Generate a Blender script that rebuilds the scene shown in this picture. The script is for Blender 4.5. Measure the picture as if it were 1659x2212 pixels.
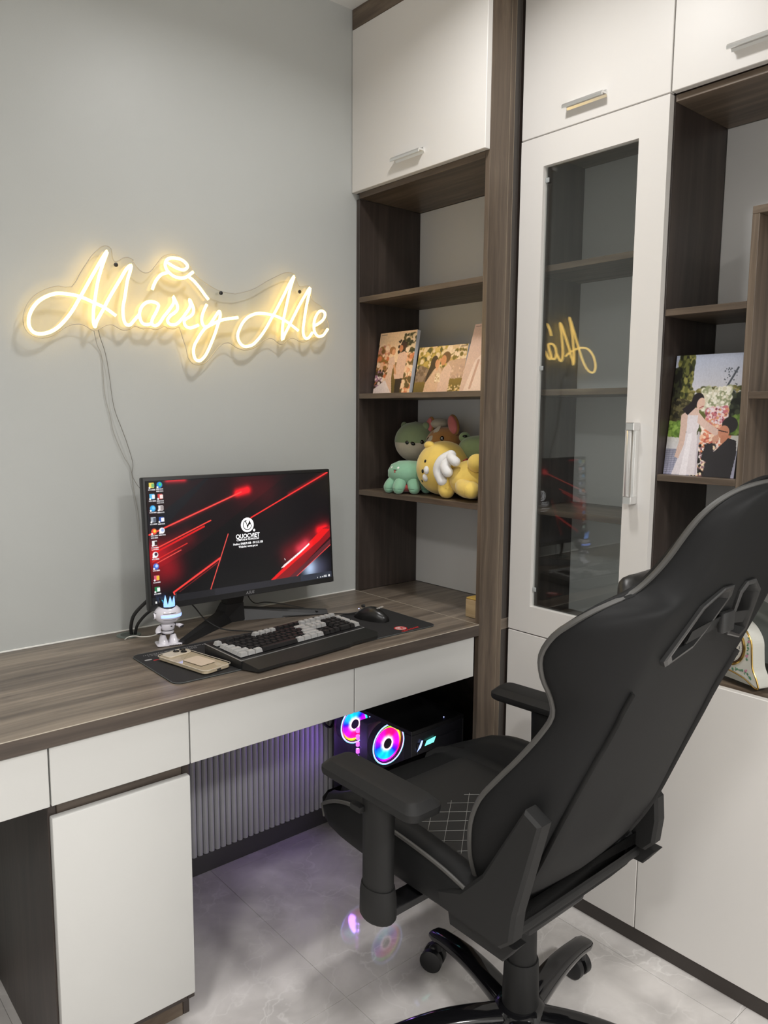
import bpy, bmesh, math, random
import numpy as np
from mathutils import Vector, Matrix
from mathutils.geometry import tessellate_polygon

for _o in list(bpy.data.objects):
    bpy.data.objects.remove(_o, do_unlink=True)
SC = bpy.context.scene
COL = SC.collection
R_ = math.radians
PI = math.pi

# ---------------------------------------------------------------- camera
cam_d = bpy.data.cameras.new('camera')
cam = bpy.data.objects.new('camera', cam_d)
COL.objects.link(cam)
YAW, PIT, ROL = 0.707784, -0.124473, 0.007483
_fw = Vector((math.sin(YAW)*math.cos(PIT), math.cos(YAW)*math.cos(PIT), math.sin(PIT)))
_rt = Vector((math.cos(YAW), -math.sin(YAW), 0))
_up = _rt.cross(_fw)
_r2 = _rt*math.cos(ROL)+_up*math.sin(ROL)
_u2 = -_rt*math.sin(ROL)+_up*math.cos(ROL)
M = Matrix((( _r2.x, _u2.x, -_fw.x, -1.50431), (_r2.y, _u2.y, -_fw.y, -1.91948), (_r2.z, _u2.z, -_fw.z, 1.31012), (0, 0, 0, 1)))
cam.matrix_world = M
cam_d.sensor_fit = 'HORIZONTAL'
cam_d.sensor_width = 36.0
cam_d.lens = 1671.1/1659*36.0
cam_d.clip_start = 0.02
SC.camera = cam

# ---------------------------------------------------------------- world, view, lights
w = bpy.data.worlds.new('world'); SC.world = w; w.use_nodes = True
w.node_tree.nodes['Background'].inputs[0].default_value = (0.6, 0.62, 0.65, 1)
w.node_tree.nodes['Background'].inputs[1].default_value = 0.3
SC.view_settings.view_transform = 'Standard'
SC.view_settings.look = 'None'
SC.view_settings.gamma = 1.0
SC.view_settings.exposure = 0.12
try: SC.view_settings.use_curve_mapping = False
except Exception: pass

def area(name, loc, size, power, col=(1, 0.98, 0.965), rot=(0, 0, 0)):
    d = bpy.data.lights.new(name, 'AREA'); d.shape = 'DISK'; d.size = size
    d.energy = power; d.color = col; d.spread = math.radians(155)
    o = bpy.data.objects.new(name, d); COL.objects.link(o); o.location = loc; o.rotation_euler = rot
    return o
LAMPS = [(-0.42, -0.78, 0.14, 6.8), (-2.10, -1.90, 0.30, 20.0), (-0.70, -3.25, 0.30, 44.0), (-2.20, -3.40, 0.30, 14.0)]  # last entry is an added, unseen fill lamp brightening the lower room
for k, (x, y, s, p) in enumerate(LAMPS):
    area('ceiling_lamp_light', (x, y, 2.470), s, p)

# ---------------------------------------------------------------- material helpers
def newmat(name):
    m = bpy.data.materials.new(name); m.use_nodes = True
    nt = m.node_tree; b = nt.nodes['Principled BSDF']
    return m, nt, b
def pset(b, **k):
    names = dict(col='Base Color', rough='Roughness', metal='Metallic', spec='Specular IOR Level', coat='Coat Weight', coatr='Coat Roughness', trans='Transmission Weight', ior='IOR', sheen='Sheen Weight', emis='Emission Color', estr='Emission Strength', alpha='Alpha')
    for a, v in k.items():
        if a in ('col', 'emis') and len(v) == 3: v = (*v, 1)
        b.inputs[names[a]].default_value = v
def srgb(r, g, b):
    f = lambda c: (c/255)/12.92 if c/255 <= 0.04045 else (((c/255)+0.055)/1.055)**2.4
    return (f(r), f(g), f(b))
def bump(nt, b, scale, strength, dist=0.001, detail=4, vec=None):
    n = nt.nodes.new('ShaderNodeTexNoise'); n.inputs['Scale'].default_value = scale; n.inputs['Detail'].default_value = detail
    tc = nt.nodes.new('ShaderNodeTexCoord'); nt.links.new(vec or tc.outputs['Object'], n.inputs['Vector'])
    bp = nt.nodes.new('ShaderNodeBump'); bp.inputs['Strength'].default_value = strength; bp.inputs['Distance'].default_value = dist
    nt.links.new(n.outputs['Fac'], bp.inputs['Height']); nt.links.new(bp.outputs['Normal'], b.inputs['Normal'])
def plain(name, col, rough=0.5, metal=0.0, var=0.06, nscale=30.0, bstr=0.0, **k):
    """principled material whose colour carries a slight procedural mottling"""
    m, nt, b = newmat(name)
    pset(b, rough=rough, metal=metal, **k)
    tc = nt.nodes.new('ShaderNodeTexCoord')
    n = nt.nodes.new('ShaderNodeTexNoise'); n.inputs['Scale'].default_value = nscale; n.inputs['Detail'].default_value = 3
    nt.links.new(tc.outputs['Object'], n.inputs['Vector'])
    mx = nt.nodes.new('ShaderNodeMix'); mx.data_type = 'RGBA'
    mx.inputs[6].default_value = (*[c*(1-var) for c in col], 1); mx.inputs[7].default_value = (*[min(1, c*(1+var)) for c in col], 1)
    nt.links.new(n.outputs['Fac'], mx.inputs[0]); nt.links.new(mx.outputs[2], b.inputs['Base Color'])
    if bstr: bump(nt, b, nscale*8, bstr)
    return m
def wood(name, axis, c0, c1, c2, rough=0.42):
    """laminate wood grain running along one axis (0 x, 1 y, 2 z)"""
    m, nt, b = newmat(name); pset(b, rough=rough)
    g = nt.nodes.new('ShaderNodeNewGeometry')
    mp = nt.nodes.new('ShaderNodeMapping')
    s = [46.0, 46.0, 46.0]; s[axis] = 1.3
    mp.inputs['Scale'].default_value = s
    nt.links.new(g.outputs['Position'], mp.inputs['Vector'])
    wn = nt.nodes.new('ShaderNodeTexNoise'); wn.inputs['Scale'].default_value = 2.6
    nt.links.new(g.outputs['Position'], wn.inputs['Vector'])
    ad = nt.nodes.new('ShaderNodeVectorMath'); ad.operation = 'MULTIPLY_ADD'
    ad.inputs[1].default_value = (2.2, 2.2, 2.2)
    nt.links.new(wn.outputs['Color'], ad.inputs[0]); nt.links.new(mp.outputs['Vector'], ad.inputs[2])
    n = nt.nodes.new('ShaderNodeTexNoise'); n.inputs['Scale'].default_value = 1.0; n.inputs['Detail'].default_value = 6; n.inputs['Roughness'].default_value = 0.62
    nt.links.new(ad.outputs[0], n.inputs['Vector'])
    mp2 = nt.nodes.new('ShaderNodeMapping'); s2 = [9.0, 9.0, 9.0]; s2[axis] = 0.5
    mp2.inputs['Scale'].default_value = s2; nt.links.new(g.outputs['Position'], mp2.inputs['Vector'])
    n2 = nt.nodes.new('ShaderNodeTexNoise'); n2.inputs['Scale'].default_value = 1.0; n2.inputs['Detail'].default_value = 3
    nt.links.new(mp2.outputs['Vector'], n2.inputs['Vector'])
    av = nt.nodes.new('ShaderNodeMath'); av.operation = 'MULTIPLY_ADD'; av.inputs[1].default_value = 0.62
    hf = nt.nodes.new('ShaderNodeMath'); hf.operation = 'MULTIPLY'; hf.inputs[1].default_value = 0.38
    nt.links.new(n2.outputs['Fac'], hf.inputs[0]); nt.links.new(n.outputs['Fac'], av.inputs[0]); nt.links.new(hf.outputs[0], av.inputs[2])
    r = nt.nodes.new('ShaderNodeValToRGB'); e = r.color_ramp.elements
    e[0].position = 0.36; e[0].color = (*c0, 1); e[1].position = 0.64; e[1].color = (*c2, 1)
    q = e.new(0.5); q.color = (*c1, 1)
    nt.links.new(av.outputs[0], r.inputs[0]); nt.links.new(r.outputs[0], b.inputs['Base Color'])
    bp = nt.nodes.new('ShaderNodeBump'); bp.inputs['Strength'].default_value = 0.12; bp.inputs['Distance'].default_value = 0.001
    nt.links.new(n.outputs['Fac'], bp.inputs['Height']); nt.links.new(bp.outputs['Normal'], b.inputs['Normal'])
    return m
W0, W1, W2 = (0.060, 0.043, 0.030), (0.115, 0.084, 0.059), (0.195, 0.150, 0.108)
WX = wood('walnut_laminate_x', 0, W0, W1, W2)
WY = wood('walnut_laminate_y', 1, W0, W1, W2)
WZ = wood('walnut_laminate_z', 2, W0, W1, W2)
DT = wood('desk_top_laminate', 0, (0.082, 0.065, 0.052), (0.168, 0.137, 0.108), (0.290, 0.240, 0.188), rough=0.36)
D0, D1, D2 = (0.026, 0.019, 0.016), (0.042, 0.031, 0.026), (0.066, 0.050, 0.041)
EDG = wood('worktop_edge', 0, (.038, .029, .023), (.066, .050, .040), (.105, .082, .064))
DX = wood('dark_laminate_x', 0, D0, D1, D2)
DZ = wood('dark_laminate_z', 2, D0, D1, D2)
WHITE = plain('white_lacquer', (0.72, 0.70, 0.67), 0.40, var=0.012, nscale=5)
WHITE2 = plain('white_lacquer_drawer', (0.60, 0.60, 0.58), 0.34, var=0.012, nscale=5, coat=0.15, coatr=0.15)
PANEL = plain('grey_back_panel', (0.64, 0.64, 0.63), 0.5, var=0.02, nscale=4)
ALU = plain('brushed_aluminium', (0.86, 0.86, 0.85), 0.28, metal=0.85, var=0.03)
CHROME = plain('polished_chrome', (0.8, 0.8, 0.8), 0.12, metal=1.0, var=0.02)
BLACK = plain('black_plastic', (0.012, 0.012, 0.013), 0.42, var=0.1)
BLACKG = plain('glossy_black_plastic', (0.006, 0.006, 0.007), 0.13, var=0.1)
DGREY = plain('dark_grey_plastic', (0.03, 0.03, 0.031), 0.5, var=0.08)
def wallmat():
    m, nt, b = newmat('wall_paint'); pset(b, rough=0.42, spec=0.45)
    tc = nt.nodes.new('ShaderNodeTexCoord')
    n = nt.nodes.new('ShaderNodeTexNoise'); n.inputs['Scale'].default_value = 2.2; n.inputs['Detail'].default_value = 3
    nt.links.new(tc.outputs['Object'], n.inputs['Vector'])
    r = nt.nodes.new('ShaderNodeValToRGB'); e = r.color_ramp.elements
    e[0].position = .35; e[1].position = .7
    e[0].color = (0.470, 0.485, 0.470, 1); e[1].color = (0.490, 0.506, 0.492, 1)
    nt.links.new(n.outputs['Fac'], r.inputs[0]); nt.links.new(r.outputs[0], b.inputs['Base Color'])
    bump(nt, b, 260, 0.10, 0.001, 3)
    return m
WALL = wallmat()
CEIL = plain('ceiling_paint', (0.80, 0.80, 0.78), 0.7, var=0.01)
def tilemat():
    m, nt, b = newmat('grey_marble_tile'); pset(b, rough=0.055, spec=0.5)
    g = nt.nodes.new('ShaderNodeNewGeometry')
    n1 = nt.nodes.new('ShaderNodeTexNoise'); n1.inputs['Scale'].default_value = 5.5; n1.inputs['Detail'].default_value = 8; n1.inputs['Distortion'].default_value = 0.6
    nt.links.new(g.outputs['Position'], n1.inputs['Vector'])
    r = nt.nodes.new('ShaderNodeValToRGB'); e = r.color_ramp.elements
    e[0].position = .34; e[0].color = (0.49, 0.468, 0.448, 1); e[1].position = .66; e[1].color = (0.74, 0.71, 0.68, 1)
    nt.links.new(n1.outputs['Fac'], r.inputs[0])
    n2 = nt.nodes.new('ShaderNodeTexNoise'); n2.inputs['Scale'].default_value = 4.0; n2.inputs['Detail'].default_value = 5
    nt.links.new(g.outputs['Position'], n2.inputs['Vector'])
    ad = nt.nodes.new('ShaderNodeVectorMath'); ad.operation = 'MULTIPLY_ADD'; ad.inputs[1].default_value = (0.75, 0.75, 0.75)
    nt.links.new(n2.outputs['Color'], ad.inputs[0]); nt.links.new(g.outputs['Position'], ad.inputs[2])
    prev = r.outputs[0]
    for sc, wd, amt in ((2.3, 0.006, 0.50), (5.3, 0.012, 0.32)):
        v = nt.nodes.new('ShaderNodeTexVoronoi'); v.feature = 'DISTANCE_TO_EDGE'; v.inputs['Scale'].default_value = sc
        nt.links.new(ad.outputs[0], v.inputs['Vector'])
        mr = nt.nodes.new('ShaderNodeMapRange'); mr.inputs['From Min'].default_value = 0; mr.inputs['From Max'].default_value = wd*3
        mr.inputs['To Min'].default_value = 1; mr.inputs['To Max'].default_value = 0
        nt.links.new(v.outputs['Distance'], mr.inputs['Value'])
        mk = nt.nodes.new('ShaderNodeTexNoise'); mk.inputs['Scale'].default_value = 2.3*sc/3; mk.inputs['Detail'].default_value = 2
        nt.links.new(g.outputs['Position'], mk.inputs['Vector'])
        mk2 = nt.nodes.new('ShaderNodeMapRange'); mk2.inputs['From Min'].default_value = .40; mk2.inputs['From Max'].default_value = .60
        nt.links.new(mk.outputs['Fac'], mk2.inputs['Value'])
        mu = nt.nodes.new('ShaderNodeMath'); mu.operation = 'MULTIPLY'; nt.links.new(mr.outputs[0], mu.inputs[0]); nt.links.new(mk2.outputs[0], mu.inputs[1])
        mu2 = nt.nodes.new('ShaderNodeMath'); mu2.operation = 'MULTIPLY'; mu2.inputs[1].default_value = amt; nt.links.new(mu.outputs[0], mu2.inputs[0])
        mx = nt.nodes.new('ShaderNodeMix'); mx.data_type = 'RGBA'; mx.inputs[7].default_value = (0.90, 0.88, 0.85, 1)
        nt.links.new(mu2.outputs[0], mx.inputs[0]); nt.links.new(prev, mx.inputs[6]); prev = mx.outputs[2]
    nt.links.new(prev, b.inputs['Base Color'])
    return m
TILE = tilemat()
GROUT = plain('grout', (0.33, 0.32, 0.30), 0.8)
def glassmat(name, tint, gl=0.06, rough=0.0, ior=1.5):
    m = bpy.data.materials.new(name); m.use_nodes = True; nt = m.node_tree
    for n in list(nt.nodes): nt.nodes.remove(n)
    o = nt.nodes.new('ShaderNodeOutputMaterial'); t = nt.nodes.new('ShaderNodeBsdfTransparent'); t.inputs[0].default_value = (*tint, 1)
    g = nt.nodes.new('ShaderNodeBsdfGlossy'); g.inputs['Roughness'].default_value = rough; g.inputs[0].default_value = (1, 1, 1, 1)
    lw = nt.nodes.new('ShaderNodeLayerWeight'); pw = nt.nodes.new('ShaderNodeMath'); pw.operation = 'POWER'; pw.inputs[1].default_value = 4.5
    nt.links.new(lw.outputs['Facing'], pw.inputs[0]); r0 = ((ior-1)/(ior+1))**2
    f = nt.nodes.new('ShaderNodeMath'); f.operation = 'MULTIPLY_ADD'; f.inputs[1].default_value = 1-r0; f.inputs[2].default_value = r0
    nt.links.new(pw.outputs[0], f.inputs[0])
    mx = nt.nodes.new('ShaderNodeMixShader')
    nt.links.new(f.outputs[0], mx.inputs[0]); nt.links.new(t.outputs[0], mx.inputs[1]); nt.links.new(g.outputs[0], mx.inputs[2]); nt.links.new(mx.outputs[0], o.inputs[0])
    return m
GLASS = glassmat('cabinet_glass', (0.94, 0.96, 0.955), ior=1.6)
ACRYL = glassmat('clear_acrylic', (0.97, 0.97, 0.96), ior=1.35)
PCGLASS = glassmat('tinted_case_glass', (0.92, 0.92, 0.94), ior=1.4)
def emis(name, col, s, var=0.0):
    m, nt, b = newmat(name); pset(b, col=col, emis=col, estr=s, rough=0.4)
    return m
NEON = emis('warm_neon_silicone', (1.0, 0.68, 0.20), 5.2)
def attrmat(name, emission=None, rough=0.3, coat=0.0):
    m, nt, b = newmat(name); pset(b, rough=rough, coat=coat)
    a = nt.nodes.new('ShaderNodeAttribute'); a.attribute_name = 'print'
    if emission:
        pset(b, col=(0.01, 0.01, 0.01)); nt.links.new(a.outputs['Color'], b.inputs['Emission Color']); b.inputs['Emission Strength'].default_value = emission
    else: nt.links.new(a.outputs['Color'], b.inputs['Base Color'])
    return m

# ---------------------------------------------------------------- mesh helpers
class MB:
    def __init__(s): s.v = []; s.f = []; s.sm = []
    def add(s, vs, fs, smooth=False):
        o = len(s.v); s.v += [tuple(p) for p in vs]
        for f in fs: s.f.append(tuple(i+o for i in f)); s.sm.append(smooth)
        return s
    def box(s, a, b, c=0.0015):
        """box from corner a to corner b with a small chamfer c"""
        x0, y0, z0 = [min(a[i], b[i]) for i in range(3)]; x1, y1, z1 = [max(a[i], b[i]) for i in range(3)]
        c = min(c, (x1-x0)*.45, (y1-y0)*.45, (z1-z0)*.45)
        if c <= 0:
            s.add([(x0,y0,z0),(x1,y0,z0),(x1,y1,z0),(x0,y1,z0),(x0,y0,z1),(x1,y0,z1),(x1,y1,z1),(x0,y1,z1)],
                  [(0,3,2,1),(4,5,6,7),(0,1,5,4),(1,2,6,5),(2,3,7,6),(3,0,4,7)]); return s
        bm = bmesh.new()
        r = bmesh.ops.create_cube(bm, size=1)
        for v in bm.verts: v.co = Vector(((x0+x1)/2+v.co.x*(x1-x0), (y0+y1)/2+v.co.y*(y1-y0), (z0+z1)/2+v.co.z*(z1-z0)))
        bmesh.ops.bevel(bm, geom=list(bm.edges), offset=c, segments=1, affect='EDGES')
        s.bm(bm); return s
    def bm(s, bm, smooth=False):
        bm.verts.index_update(); s.add([v.co[:] for v in bm.verts], [[v.index for v in f.verts] for f in bm.faces], smooth); bm.free(); return s
    def rbox(s, a, b, r, seg=3, smooth=True):
        x0, y0, z0 = [min(a[i], b[i]) for i in range(3)]; x1, y1, z1 = [max(a[i], b[i]) for i in range(3)]
        bm = bmesh.new(); bmesh.ops.create_cube(bm, size=1)
        for v in bm.verts: v.co = Vector(((x0+x1)/2+v.co.x*(x1-x0), (y0+y1)/2+v.co.y*(y1-y0), (z0+z1)/2+v.co.z*(z1-z0)))
        bmesh.ops.bevel(bm, geom=list(bm.edges), offset=r, segments=seg, affect='EDGES', profile=0.5)
        s.bm(bm, smooth); return s
    def prism(s, poly, axis, a, b, smooth=False, cham=0.0):
        """closed 2-D outline extruded along an axis from a to b; poly gives the two other coordinates in cyclic order"""
        n = len(poly)
        def P(p, t):
            if axis == 0: return (t, p[0], p[1])
            if axis == 1: return (p[0], t, p[1])
            return (p[0], p[1], t)
        if cham > 0:
            cx = sum(p[0] for p in poly)/n; cy = sum(p[1] for p in poly)/n
            pin = []
            for i in range(n):
                p0, p1, p2 = Vector(poly[i-1]), Vector(poly[i]), Vector(poly[(i+1) % n])
                d1 = (p1-p0).normalized(); d2 = (p2-p1).normalized(); nn = Vector((-(d1.y+d2.y), d1.x+d2.x))
                if nn.length < 1e-6: nn = Vector((-d1.y, d1.x))
                nn.normalize()
                pin.append((p1+nn*cham, p1-nn*cham))
            A = sum(poly[i-1][0]*poly[i][1]-poly[i][0]*poly[i-1][1] for i in range(n))
            pin = [p[0] if A > 0 else p[1] for p in pin]
            sg = 1 if b > a else -1
            rings = [(pin, a), (poly, a+sg*cham), (poly, b-sg*cham), (pin, b)]
        else: rings = [(poly, a), (poly, b)]
        vs = [P(p, t) for r, t in rings for p in r]
        fs = [tuple(range(n-1, -1, -1)), tuple(range((len(rings)-1)*n, len(rings)*n))]
        s.add(vs, fs, smooth)
        o = len(s.v)-len(vs)
        for k in range(len(rings)-1):
            for i in range(n):
                j = (i+1) % n
                s.f.append((o+k*n+i, o+k*n+j, o+(k+1)*n+j, o+(k+1)*n+i)); s.sm.append(smooth)
        return s
    def tube(s, pts, r, seg=8, closed=False, rr=None, cap=True):
        P = [Vector(p) for p in pts]; n = len(P); rings = []
        T = []
        for i in range(n):
            if closed: t = P[(i+1) % n]-P[i-1]
            else: t = P[min(i+1, n-1)]-P[max(i-1, 0)]
            T.append(t.normalized() if t.length > 1e-9 else Vector((0, 0, 1)))
        nrm = Vector((0, 0, 1)) if abs(T[0].z) < .9 else Vector((1, 0, 0))
        nrm = (nrm-T[0]*nrm.dot(T[0])).normalized()
        vs = []
        for i in range(n):
            nrm = nrm-T[i]*nrm.dot(T[i])
            if nrm.length < 1e-6: nrm = T[i].orthogonal()
            nrm.normalize(); bn = T[i].cross(nrm)
            q = rr[i] if rr is not None else r
            qa, qb = (q if isinstance(q, (tuple, list)) else (q, q))
            for k in range(seg):
                a = 2*PI*k/seg; vs.append(P[i]+nrm*math.cos(a)*qa+bn*math.sin(a)*qb)
        fs = []
        for i in range(n if closed else n-1):
            j = (i+1) % n
            for k in range(seg): fs.append((i*seg+k, i*seg+(k+1) % seg, j*seg+(k+1) % seg, j*seg+k))
        if cap and not closed:
            fs.append(tuple(range(seg-1, -1, -1))); fs.append(tuple(range((n-1)*seg, n*seg)))
        s.add(vs, fs, True); return s
    def ell(s, c, r, nu=20, nv=12, rot=None, pw=None, cut=None):
        """ellipsoid; rot is a 3x3 Matrix"""
        vs = [(0, 0, 1)]
        for j in range(1, nv):
            th = PI*j/nv
            for i in range(nu):
                a = 2*PI*i/nu; vs.append((math.sin(th)*math.cos(a), math.sin(th)*math.sin(a), math.cos(th)))
        vs.append((0, 0, -1))
        out = []
        for p in vs:
            q = Vector(p)
            if pw: q = Vector([math.copysign(abs(t)**pw, t) for t in q])
            q = Vector((q.x*r[0], q.y*r[1], q.z*r[2]))
            if rot is not None: q = rot @ q
            out.append(q+Vector(c))
        fs = []
        for i in range(nu): fs.append((0, 1+i, 1+(i+1) % nu)); L = 1+(nv-2)*nu; fs.append((L+i, len(vs)-1, L+(i+1) % nu))
        for j in range(nv-2):
            for i in range(nu):
                a = 1+j*nu+i; b = 1+j*nu+(i+1) % nu; fs.append((a, a+nu, b+nu, b))
        s.add(out, fs, True); return s
    def lathe(s, prof, c=(0, 0, 0), seg=24, axis=2, sx=1, sy=1, cap=True):
        vs = []; n = len(prof)
        for r, h in prof:
            for k in range(seg):
                a = 2*PI*k/seg; x, y = r*math.cos(a)*sx, r*math.sin(a)*sy
                p = (x, y, h) if axis == 2 else ((h, x, y) if axis == 0 else (x, h, y))
                vs.append((p[0]+c[0], p[1]+c[1], p[2]+c[2]))
        fs = []
        for i in range(n-1):
            for k in range(seg): fs.append((i*seg+k, i*seg+(k+1) % seg, (i+1)*seg+(k+1) % seg, (i+1)*seg+k))
        if cap: fs.append(tuple(range(seg-1, -1, -1))); fs.append(tuple(range((n-1)*seg, n*seg)))
        s.add(vs, fs, True); return s
    def grid(s, rows, closed_u=False, smooth=True):
        nr = len(rows); nc = len(rows[0]); vs = [p for r in rows for p in r]; fs = []
        for i in range(nr-1):
            for k in range(nc if closed_u else nc-1):
                fs.append((i*nc+k, i*nc+(k+1) % nc, (i+1)*nc+(k+1) % nc, (i+1)*nc+k))
        s.add(vs, fs, smooth); return s
    def mesh(s, name, angle=35):
        me = bpy.data.meshes.new(name)
        me.from_pydata(s.v, [], s.f)
        me.polygons.foreach_set('use_smooth', s.sm)
        bm = bmesh.new(); bm.from_mesh(me); bmesh.ops.recalc_face_normals(bm, faces=bm.faces); bm.to_mesh(me); bm.free()
        if any(s.sm):
            try: me.set_sharp_from_angle(angle=R_(angle))
            except Exception: pass
        me.update(); return me
def crom(pts, n=6, closed=False):
    P = [Vector(p) for p in pts]; N = len(P); out = []
    for i in range(N if closed else N-1):
        g = (lambda k: P[k % N]) if closed else (lambda k: P[min(max(k, 0), N-1)])
        a, b, c, d = g(i-1), g(i), g(i+1), g(i+2)
        for k in range(n):
            t = k/n
            out.append(0.5*((2*b)+(c-a)*t+(2*a-5*b+4*c-d)*t*t+(3*b-a-3*c+d)*t**3))
    if not closed: out.append(P[-1])
    return out
def linkobj(name, me, mat):
    o = bpy.data.objects.new(name, me); COL.objects.link(o)
    if mat is not None: me.materials.append(mat)
    return o
def wpos(p):
    v = Vector((0, 0, 0))
    while p is not None: v += p.location; p = p.parent
    return v
def part(name, mb, mat, parent, local=False, label=None, angle=35, kind=None):
    """one mesh object below a thing or a part; world coordinates unless local"""
    me = mb.mesh(name, angle) if isinstance(mb, MB) else mb
    if not local: me.transform(Matrix.Translation(-wpos(parent)))
    o = linkobj(name, me, mat); o.parent = parent
    if label: o['label'] = label
    if kind: o['kind'] = kind
    return o
def tag(o, label, cat, group=None, kind=None):
    if label: o['label'] = label
    if cat: o['category'] = cat
    if group: o['group'] = group
    if kind: o['kind'] = kind
    return o
def thing(name, loc, label, cat, group=None, rz=0.0):
    o = bpy.data.objects.new(name, None); COL.objects.link(o); o.location = loc; o.rotation_euler = (0, 0, rz)
    o.empty_display_size = 0.05
    return tag(o, label, cat, group)
def single(name, mb, mat, label, cat, group=None, origin=None, angle=35):
    me = mb.mesh(name, angle)
    if origin is not None: me.transform(Matrix.Translation(-Vector(origin)))
    o = linkobj(name, me, mat)
    if origin is not None: o.location = origin
    return tag(o, label, cat, group)
def struct(name, mb, mat, label=None):
    o = linkobj(name, mb.mesh(name) if mb is not None else None, mat); o['kind'] = 'structure'
    if label: o['label'] = label
    return o
def textmesh(txt, size, extrude=0.0002, align='CENTER', squeeze=1.0, shear=0.0, bold=0.0):
    c = bpy.data.curves.new('txt', 'FONT'); c.body = txt; c.size = size; c.extrude = extrude; c.align_x = align; c.align_y = 'CENTER'
    c.shear = shear; c.offset = bold; c.resolution_u = 3
    o = bpy.data.objects.new('txt', c); COL.objects.link(o)
    dg = bpy.context.evaluated_depsgraph_get(); me = bpy.data.meshes.new_from_object(o.evaluated_get(dg))
    bpy.data.objects.remove(o, do_unlink=True); bpy.data.curves.remove(c)
    if squeeze != 1.0: me.transform(Matrix.Diagonal((squeeze, 1, 1, 1)))
    me.materials.clear()
    return me
def frame_mat(o, ex, ey):
    """matrix whose local x, y map to ex, ey at point o"""
    ex = Vector(ex).normalized(); ey = Vector(ey).normalized(); ez = ex.cross(ey)
    return Matrix(((ex.x, ey.x, ez.x, o[0]), (ex.y, ey.y, ez.y, o[1]), (ex.z, ey.z, ez.z, o[2]), (0, 0, 0, 1)))

# ---- flat print painted on a fine mesh (colour per vertex)
def s2l(a):
    a = np.clip(a, 0, 1); return np.where(a <= 0.04045, a/12.92, ((a+0.055)/1.055)**2.4)
class Canvas:
    def __init__(s, W, H, col=(0, 0, 0)):
        s.W, s.H = W, H; s.a = np.zeros((H, W, 3)); s.a[:] = np.array(col)/255.0
        s.y, s.x = np.mgrid[0:H, 0:W]; s.u = (s.x+.5)/W; s.v = (s.y+.5)/H; s.asp = W/H
        s.rng = np.random.RandomState(7)
    def mix(s, m, col):
        m = np.clip(m, 0, 1)[..., None]; s.a = s.a*(1-m)+m*np.array(col)/255.0
    def add(s, m, col): s.a = s.a+np.clip(m, 0, 9)[..., None]*np.array(col)/255.0
    def ell(s, u, v, ru, rv, col, ang=0, soft=.08, op=1):
        c, n = math.cos(ang), math.sin(ang); du = (s.u-u)*s.asp; dv = s.v-v
        a = (du*c+dv*n)/(ru*s.asp); b = (-du*n+dv*c)/rv; d = np.sqrt(a*a+b*b)
        s.mix(op*(1-d)/soft+.5*op, col)
    def poly(s, pts, col, op=1.0):
        inside = np.zeros((s.H, s.W), bool); n = len(pts)
        for i in range(n):
            (x1, y1), (x2, y2) = pts[i-1], pts[i]
            c = ((y1 > s.v) != (y2 > s.v)) & (s.u < (x2-x1)*(s.v-y1)/((y2-y1) if y2 != y1 else 1e-9)+x1)
            inside ^= c
        s.mix(inside*op, col)
    def segd(s, p, q):
        px, py = p[0]*s.asp, p[1]; qx, qy = q[0]*s.asp, q[1]; X = s.u*s.asp; Y = s.v
        L2 = (qx-px)**2+(qy-py)**2; t = np.clip(((X-px)*(qx-px)+(Y-py)*(qy-py))/L2, 0, 1)
        return np.hypot(X-px-t*(qx-px), Y-py-t*(qy-py)), t
    def line(s, p, q, w, col, op=1.0):
        d, t = s.segd(p, q); s.mix(op*np.clip((w-d)/(.35*w)+.5, 0, 1), col)
    def glow(s, p, q, w, col, k=1.0):
        d, t = s.segd(p, q); s.add(k*np.exp(-(d/w)**2), col)
    def rect(s, u0, v0, u1, v1, col, op=1): s.mix(((s.u > u0) & (s.u < u1) & (s.v > v0) & (s.v < v1))*op, col)
    def grad(s, v0, c0, v1, c1):
        t = np.clip((s.v-v0)/(v1-v0), 0, 1)[..., None]; m = ((s.v >= v0) & (s.v <= v1))[..., None]
        s.a = np.where(m, np.array(c0)/255*(1-t)+np.array(c1)/255*t, s.a)
    def blobs(s, n, box, size, cols, sq=1.0, op=.9):
        for _ in range(n):
            u = s.rng.uniform(box[0], box[2]); v = s.rng.uniform(box[1], box[3]); r = s.rng.uniform(.6, 1.2)*size
            s.ell(u, v, r/s.asp, r*sq, cols[s.rng.randint(len(cols))], soft=.35, op=op)
    def noise(s, amp, blur=1):
        n = s.rng.rand(s.H, s.W)-.5
        for _ in range(blur): n = (n+np.roll(n, 1, 0)+np.roll(n, 1, 1)+np.roll(n, -1, 0))/2
        s.a = s.a*(1+amp*n[..., None])
    def warm(s, k): s.a = s.a*np.array(k)
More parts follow.
